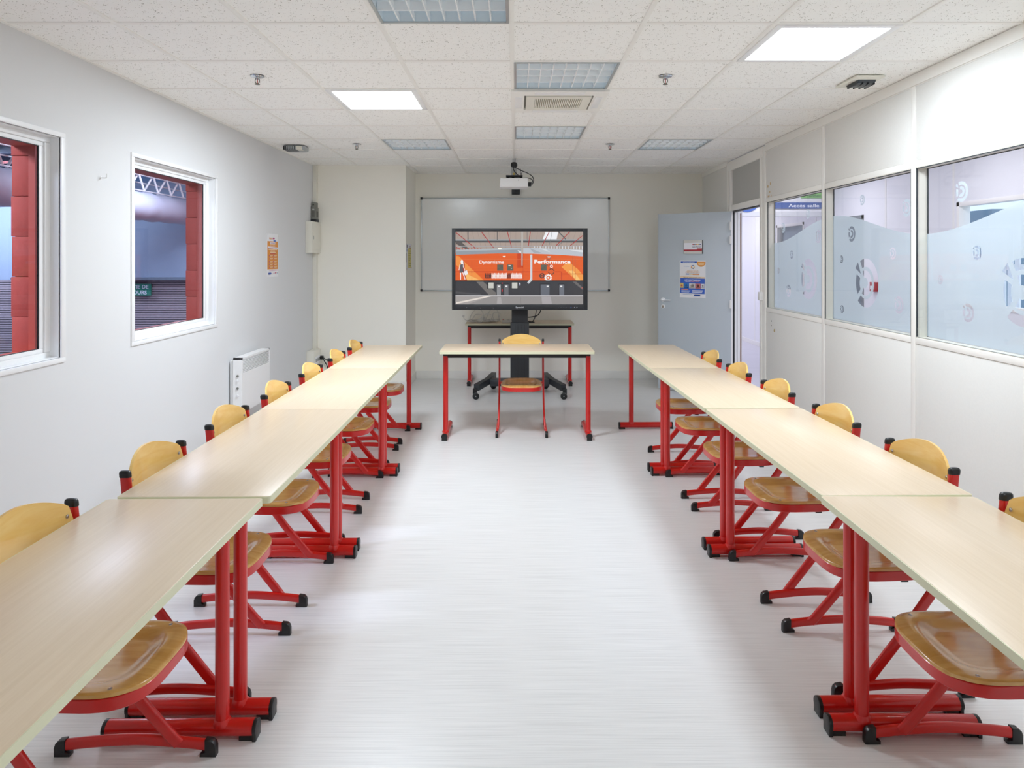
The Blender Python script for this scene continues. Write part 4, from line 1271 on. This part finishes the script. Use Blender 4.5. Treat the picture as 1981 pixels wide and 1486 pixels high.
# ================================================================ CABLES ON THE BACK TABLE
TZ = 0.743
def wire(name, pts, r, m, parent, per=6):
    t = new_bm(); tube(t, spline(pts, per), r, 6)
    return obj(name, t, m, parent)
cb = thing('white_cable_tangle', 'tangle of white cables heaped on the table against the back wall', 'cables', (-0.365, 8.25, TZ))
rnd = random.Random(3)
for k in range(9):
    n = 9; pts = []
    for j in range(n):
        f = j / (n - 1)
        pts.append((-0.20 + 0.34 * f + rnd.uniform(-0.04, 0.04), rnd.uniform(-0.07, 0.08), 0.008 + rnd.uniform(0.0, 0.022 + 0.012 * math.sin(PI * f))))
    wire('white_cable', pts, 0.0055, M_CABLEW, cb)
for (x0, x1, h, yy) in ((-0.20, 0.0, 0.155, 0.03), (-0.17, -0.02, 0.10, -0.03), (-0.08, 0.12, 0.10, 0.0), (0.0, 0.175, 0.155, 0.05), (0.06, 0.18, 0.12, 0.02)):
    xm = (x0 + x1) / 2
    wire('cable_loop', [(x0, yy, 0.012), (x0 + 0.02, yy + 0.01, h * 0.55), (xm - 0.02, yy, h), (xm + 0.05, yy - 0.02, h * 0.93), (x1 - 0.02, yy - 0.03, h * 0.45), (x1, yy - 0.04, 0.012)], 0.0045, M_CABLEW, cb)
wire('cable_end', [(-0.14, -0.05, 0.01), (-0.20, -0.06, 0.02), (-0.25, -0.06, 0.045), (-0.265, -0.06, 0.075)], 0.004, M_CABLEW, cb)
boxo('plug', (-0.277, -0.253, -0.07, -0.05, 0.072, 0.098), M_CABLEW, cb, bev=0.004)
boxo('power_adapter', (-0.08, 0.02, -0.03, 0.03, 0.03, 0.075), M_CABLEW, cb, bev=0.010, rot=(0, -0.4, 0.2))
ps = thing('power_strip', 'white multi-socket power strip lying beside the cable tangle', 'power strip', (-0.062, 8.20, TZ))
boxo('body', (-0.11, 0.11, -0.03, 0.03, 0.0, 0.036), M_CABLEW, ps, bev=0.006)
for k in range(3):
    t = new_bm(); lathe(t, [(0.018, 0.036), (0.018, 0.0372)], (-0.03 + 0.05 * k, 0, 0), n=14); obj('socket', t, M_GREYP, ps)
boxo('switch', (-0.098, -0.080, -0.008, 0.008, 0.036, 0.041), mat('switch_red', (190, 30, 30), .4), ps)
def wire_d(pts, r):
    wire('black_cable', [(x - dx, y + 8.2 - 7.5, z + TZ) for x, y, z in pts], r, M_BLACK, ds)
wire_d([(0.235, -0.60, 0.45), (0.235, -0.45, 0.25), (0.230, -0.25, 0.12), (0.205, -0.10, 0.035), (0.17, -0.02, 0.012), (0.12, 0.0, 0.012)], 0.006)
wire_d([(0.29, -0.60, 0.45), (0.285, -0.5, 0.22), (0.25, -0.42, 0.13), (0.17, -0.35, 0.10), (0.09, -0.40, 0.105), (0.05, -0.45, 0.11)], 0.006)
wire_d([(0.12, 0.0, 0.008), (0.15, 0.06, 0.012), (0.20, 0.04, 0.010), (0.22, 0.0, 0.008), (0.15, -0.04, 0.008)], 0.005)

# ================================================================ LEFT WALL FITTINGS
# radiator
rd = thing('wall_heater', 'white electric panel heater with top grille on the hall-side wall', 'heater', (XL, 5.81, 0.27))
boxo('back_box', (0.012, 0.045, -0.29, 0.29, 0.012, 0.42), M_WHITE, rd, bev=0.004)
t = new_bm()
for d in ((0.045, 0.118, -0.308, 0.308, 0.0, 0.322), (0.045, 0.118, -0.308, -0.296, 0.322, 0.445), (0.045, 0.118, 0.296, 0.308, 0.322, 0.445), (0.045, 0.118, -0.308, 0.308, 0.430, 0.445)):
    bx(t, *d)
obj('body', t, M_WHITE, rd, smooth=False)
boxo('grille_back', (0.05, 0.07, -0.296, 0.296, 0.322, 0.430), mat('grille_dark', (66, 72, 78), .6), rd)
for k in range(9):
    boxo('grille_slat', (0.075, 0.116, -0.297, 0.297, 0.326 + 0.0118 * k, 0.3318 + 0.0118 * k), M_WHITE, rd, bev=0.001)
for k, z in enumerate((0.30, 0.26, 0.20, 0.14)):
    t = new_bm(); lathe(t, [(0.010, -0.310), (0.009, -0.3165)], (0.082, 0, z), 'Y', 12); obj('control_knob', t, M_PAPER if k % 2 else M_GREYP, rd)
for z in (0.05, 0.38):
    boxo('wall_bracket', (0.0, 0.02, -0.2, 0.2, z - 0.01, z + 0.01), M_GREYP, rd)
# hook
hk = thing('wall_hook', 'tiny white hook screwed to the wall between the hall windows', 'hook', (XL, 3.82, 1.97))
t = new_bm(); tube(t, spline([(0.0, 0, 0), (0.025, 0, -0.002), (0.034, 0, 0.002), (0.036, 0, 0.022)], 4), 0.003, 6); obj('hook_wire', t, M_WHITE, hk)
t = new_bm(); lathe(t, [(0.008, 0.0), (0.008, 0.004)], axis='X', n=10); obj('hook_plate', t, M_WHITE, hk)
# trunking in the corner (structure trim), boxes on it
struct(boxo('trim_4', (XL, XL + 0.044, 7.80, YBUMP, 0.0, ZC), M_CREAM, bev=0.003))
db = thing('distribution_box', 'cream distribution box with hinged door on the corner trunking', 'electrical box', (XL, 7.70, 1.58))
boxo('body', (0.0, 0.078, -0.165, 0.155, 0.0, 0.350), M_CREAM, db, bev=0.006)
dr = boxo('door', (0.078, 0.086, -0.155, 0.145, 0.035, 0.325), M_CREAM, db, bev=0.003)
boxo('latch', (0.086, 0.089, -0.150, -0.142, 0.15, 0.19), M_GREYP, dr)
ic = thing('grey_intercom', 'grey loudspeaker unit on the trunking above the cream box', 'intercom', (XL, 7.80, 1.935))
boxo('body', (0.0, 0.055, -0.07, 0.05, 0.0, 0.165), M_GREYP, ic, bev=0.004)
boxo('base', (0.0, 0.060, -0.072, 0.052, -0.003, 0.030), M_DARK, ic, bev=0.003)
boxo('speaker_grille', (0.055, 0.057, -0.03, 0.03, 0.055, 0.12), mat('grille_grey', (104, 104, 98), .7), ic)
boxo('speaker_grille', (0.012, 0.045, -0.072, -0.070, 0.055, 0.12), MATS['grille_grey'], ic)
hb = boxo('head', (0.008, 0.048, -0.06, 0.05, 0.165, 0.222), M_GREYP, ic, bev=0.003)
boxo('display_slot', (0.020, 0.034, -0.062, -0.060, 0.185, 0.198), M_BLACK, hb)
boxo('maker_mark', (0.018, 0.042, -0.0715, -0.070, 0.135, 0.145), mat('mark_pale', (190, 192, 188), .5), ic)
sb = thing('socket_column', 'cream socket box standing at the foot of the corner trunking', 'electrical box', (XL, 7.70, 0.0))
boxo('body', (0.0, 0.085, -0.13, 0.145, 0.0, 0.485), M_CREAM, sb, bev=0.008)
sk = boxo('socket_plate', (0.085, 0.090, -0.09, 0.11, 0.33, 0.42), M_WHITE, sb, bev=0.002)
for k in range(5):
    boxo('socket', (0.090, 0.0915, -0.075 + 0.035 * k, -0.055 + 0.035 * k, 0.36, 0.395), M_GREYP, sk)
pc_ = thing('plug_and_lead', 'black plug with two leads in the cream corner socket box', 'plug', (XL + 0.0915, 7.80, 0.385))
boxo('plug_body', (0.0, 0.035, -0.02, 0.015, -0.022, 0.022), M_BLACK, pc_, bev=0.005)
wire('lead', [(0.03, 0, -0.01), (0.05, 0.0, -0.05), (0.08, 0.01, -0.12), (0.09, 0.01, -0.28), (0.10, 0.0, -0.380)], 0.006, M_BLACK, pc_)
wire('lead', [(0.03, 0, 0.0), (0.08, 0.0, -0.035), (0.15, -0.01, -0.09), (0.22, -0.02, -0.20), (0.25, -0.02, -0.380)], 0.005, M_BLACK, pc_)

# ================================================================ POSTERS
# orange poster on the left wall
po = tag(boxo('orange_poster', (XL + 0.001, XL + 0.002, 6.368, 6.665, 1.341, 1.752), M_PAPER), 'orange and white paper notice pinned to the hall-side wall above the heater', 'poster')
def fo(x, y, h):   # x 225..520, y 150..1300 of the close-up
    return (XL + 0.002 + h, 6.368 + (x - 225) / 295.0 * 0.297, 1.752 - (y - 150) / 1150.0 * 0.411)
p = Print(fo)
p.rect(235, 350, 512, 1095, (226, 146, 52))
p.text('kési', 285, 370, 300, 245, (226, 150, 70), .02); p.disc(400, 272, 26, (196, 70, 140)); p.rect(392, 316, 455, 358, (70, 120, 200))
p.rect(300, 375, 438, 422, (240, 235, 240)); p.text('PROGRAMME', 318, 425, 412, 388, (150, 60, 150), .01); p.rect(300, 428, 438, 446, (240, 200, 150)); p.text('formation', 300, 436, 482, 456, (250, 245, 240), .02)
p.poly([(240, 488), (503, 508), (503, 556), (240, 536)], (246, 244, 248)); p.text('ENVIRONNEMENT ET TRAVAIL', 255, 490, 536, 514, (130, 60, 150), .01)
for k, (a, c) in enumerate(((258, 484), (310, 430), (298, 444))):
    p.rect(a, 560 + 36 * k, c, 582 + 36 * k, (244, 214, 172), same=(k > 0))
p.rect(304, 668, 440, 692, (206, 90, 70))
for k in range(5):
    for (a, w) in ((272, 74), (376, 78)):
        p.disc(a + 8, 735 + 78 * k, 8, (190, 80, 150), n=8, ry=18, same=not (k == 0 and a == 272)); p.rect(a + 24, 715 + 78 * k, a + 24 + w, 730 + 78 * k, (242, 206, 160), True); p.rect(a + 24, 738 + 78 * k, a + 10 + w, 750 + 78 * k, (242, 206, 160), True)
p.rect(275, 1124, 500, 1134, (222, 170, 200)); p.poly([(255, 1180), (318, 1180), (332, 1202), (318, 1228), (255, 1228)], (60, 90, 170)); p.disc(430, 1195, 14, (196, 60, 110)); p.disc(385, 1195, 8, (200, 90, 130), same=True); p.disc(490, 1200, 12, (100, 160, 200), same=True); p.disc(470, 1190, 8, (230, 160, 80), same=True)
p.disc(234, 170, 9, (150, 150, 150), n=8); p.disc(510, 197, 9, (200, 180, 60), n=8, same=True)
p.build('printed_side', M_PRINT, po)

# yellow notice on the return of the chase
ye = tag(boxo('yellow_notice', (XBUMP + 0.001, XBUMP + 0.002, 7.885, 8.27, 1.392, 1.692), M_PAPER), 'small yellow and white notice pinned to the return of the wall chase', 'poster')
def fy(x, y, h):
    return (XBUMP + 0.002 + h, 7.885 + (x - 250) / 172.0 * 0.385, 1.692 - (y - 340) / 830.0 * 0.30)
p = Print(fy)
p.poly([(300, 500), (345, 490), (410, 460), (418, 1130), (312, 1138)], (220, 206, 110))
p.rect(262, 380, 285, 475, (50, 54, 84)); p.rect(262, 500, 278, 600, (90, 100, 170), True); p.line(372, 400, 376, 525, 16, (160, 60, 60), True); p.rect(254, 640, 262, 940, (130, 120, 130), True)
for k, y in enumerate((580, 655, 720, 780, 835, 880, 1000, 1065)):
    p.rect(318 + (10 if k > 4 else 0), y - 10, (408, 408, 376, 380, 408, 368, 408, 404)[k], y + 8, (120, 112, 74), same=(k > 0))
for (x, y) in ((254, 356), (420, 370), (428, 1128), (260, 1162)):
    p.disc(x - (6 if x > 400 else -4), y, 7, (170, 50, 50), n=8, ry=11, same=(x != 254))
p.build('printed_side', M_PRINT, ye)

# on the door leaf: sign holder and event poster (in door coordinates)
Md = Matrix.Translation((hx, hy, 0)) @ Matrix.Rotation(ang, 4, 'Z')
def leaf_x(px):   # distance from the hinge along the leaf for a given bearing
    k = (px - 998) / 1320.0
    # point on leaf: (hx + d*cos, hy + d*sin), with x/y = k
    ca, sa = math.cos(ang), math.sin(ang)
    return (hx - k * hy) / (k * sa - ca)
def leaf_z(py, d):
    Y = hy + d * math.sin(ang)
    return CAM_Z - (py - 500) * Y / 1320.0
x1_, x0_ = leaf_x(1323), leaf_x(1361)
zt_, zb_ = leaf_z(465, (x0_ + x1_) / 2), leaf_z(491, (x0_ + x1_) / 2)
hs = tag(boxo('room_name_sign', (x0_, x1_, 0.001, 0.014, zb_, zt_), mat('sign_holder', (214, 212, 206), .35), bev=0.002), 'small white room name plate with red stripe on the grey door', 'sign')
hs.matrix_world = Md
def fs(x, y, h):
    return (x1_ - (x - 245) / 400.0 * (x1_ - x0_), 0.014 + h, zt_ - (y - 160) / 277.0 * (zt_ - zb_))
p = Print(fs)
p.rect(252, 212, 622, 382, (236, 236, 242)); p.poly([(252, 350), (518, 350), (518, 328), (622, 328), (622, 384), (252, 384)], (176, 44, 54))
for k, c_ in enumerate(((170, 40, 60), (100, 100, 110), (226, 140, 60), (226, 200, 80), (50, 60, 120))):
    p.rect(430 + 36 * k, 238, 456 + 36 * k, 256, c_, same=(k > 0))
p.text('Salle Diamant', 428, 602, 305, 283, (60, 66, 84), .015)
p.rect(626, 160, 645, 437, (60, 62, 66)); p.rect(245, 160, 251, 437, (120, 122, 126), True)
p.build('printed_side', M_PRINT, hs)
x1_, x0_ = leaf_x(1315), leaf_x(1365)
zt_, zb_ = leaf_z(504, (x0_ + x1_) / 2), leaf_z(576, (x0_ + x1_) / 2)
sp = tag(boxo('event_poster', (x0_, x1_, 0.001, 0.002, zb_, zt_), M_PAPER), 'blue and white event poster with photos taped to the grey door', 'poster')
sp.matrix_world = Md
def fp(x, y, h):
    return (x1_ - (x - 160) / 533.0 * (x1_ - x0_), 0.002 + h, zt_ - (y - 568) / 772.0 * (zt_ - zb_))
p = Print(fp)
p.rect(182, 588, 515, 622, (44, 92, 180)); p.text('INVITATION PROFESSIONNELLE', 230, 468, 615, 597, (230, 236, 246), .01)
p.poly([(515, 595), (690, 595)] + [(603 + 88 * math.cos(math.radians(a)), 610 + 88 * math.sin(math.radians(a))) for a in range(10, 180, 17)], (232, 148, 40))
for k in range(3):
    p.rect(540 + 6 * k, 622 + 17 * k, 668 - 6 * k, 632 + 17 * k, (250, 220, 170), same=(k > 0))
p.text('21e édition', 245, 362, 700, 682, (150, 176, 210), .01)
for (a, c_) in ((90, (46, 92, 160)), (0, (236, 190, 70)), (270, (40, 44, 60)), (180, (232, 150, 60))):
    r_ = math.radians(a)
    def rt(u, v): return (433 + u * math.cos(r_) + v * math.sin(r_), 702 - u * math.sin(r_) + v * math.cos(r_))
    p.poly([rt(12, 0), rt(30, -26), rt(44, -18), rt(28, 0), rt(44, 18), rt(30, 26)], c_)
p.text('SALON DE LA', 312, 548, 790, 764, (226, 190, 150), .0); p.text('PRÉVENTION', 288, 572, 826, 796, (224, 180, 130), .01); p.rect(290, 832, 570, 836, (170, 180, 200))
p.rect(288, 846, 360, 860, (70, 100, 180)); p.rect(362, 848, 428, 862, (236, 206, 120), True); p.rect(430, 850, 570, 868, (226, 160, 100), True)
p.poly([(176, 895), (680, 905), (680, 940), (176, 930)], (240, 214, 180)); p.text('Réservez votre entrée de visite', 245, 596, 926, 908, (110, 96, 90), .005)
p.poly([(176, 934), (680, 942), (674, 1256), (170, 1244)], (50, 96, 196))
p.text('14 ET 15 OCTOBRE 2020', 258, 592, 985, 960, (244, 246, 252), .02); p.text('VESOUL,', 272, 388, 1012, 990, (244, 246, 252), .02); p.text('PARC EXPO', 392, 574, 1012, 990, (240, 160, 120), .02)
for k, (a, c, col_, col2) in enumerate(((172, 244, (214, 190, 110), (190, 70, 80)), (252, 356, (40, 120, 200), (90, 160, 220)), (360, 486, (214, 210, 206), (120, 110, 110)), (490, 596, (206, 120, 120), (90, 60, 60)), (606, 674, (226, 226, 230), (60, 58, 62)))):
    p.rect(a, 1036 + 3 * k, c, 1140 + 3 * k, col_, same=(k > 0))
    p.disc((a + c) / 2, 1090, (c - a) * 0.28, col2, n=10, same=(k > 0)); p.rect(a + 8, 1118, c - 10, 1136, tuple(int(v * 0.8) for v in col_), True)
p.rect(200, 1165, 340, 1180, (240, 150, 110)); 
for k in range(3):
    p.rect(200, 1192 + 15 * k, 385 - 12 * k, 1201 + 15 * k, (190, 206, 236), same=True); p.rect(425, 1182 + 18 * k, 648 - 10 * k, 1192 + 18 * k, (226, 232, 244), same=True)
p.rect(232, 1270, 425, 1282, (196, 206, 222)); p.poly([(470, 1270), (580, 1270), (590, 1286), (580, 1304), (470, 1304), (458, 1286)], (40, 80, 160), True)
p.build('printed_side', M_PRINT, sp)
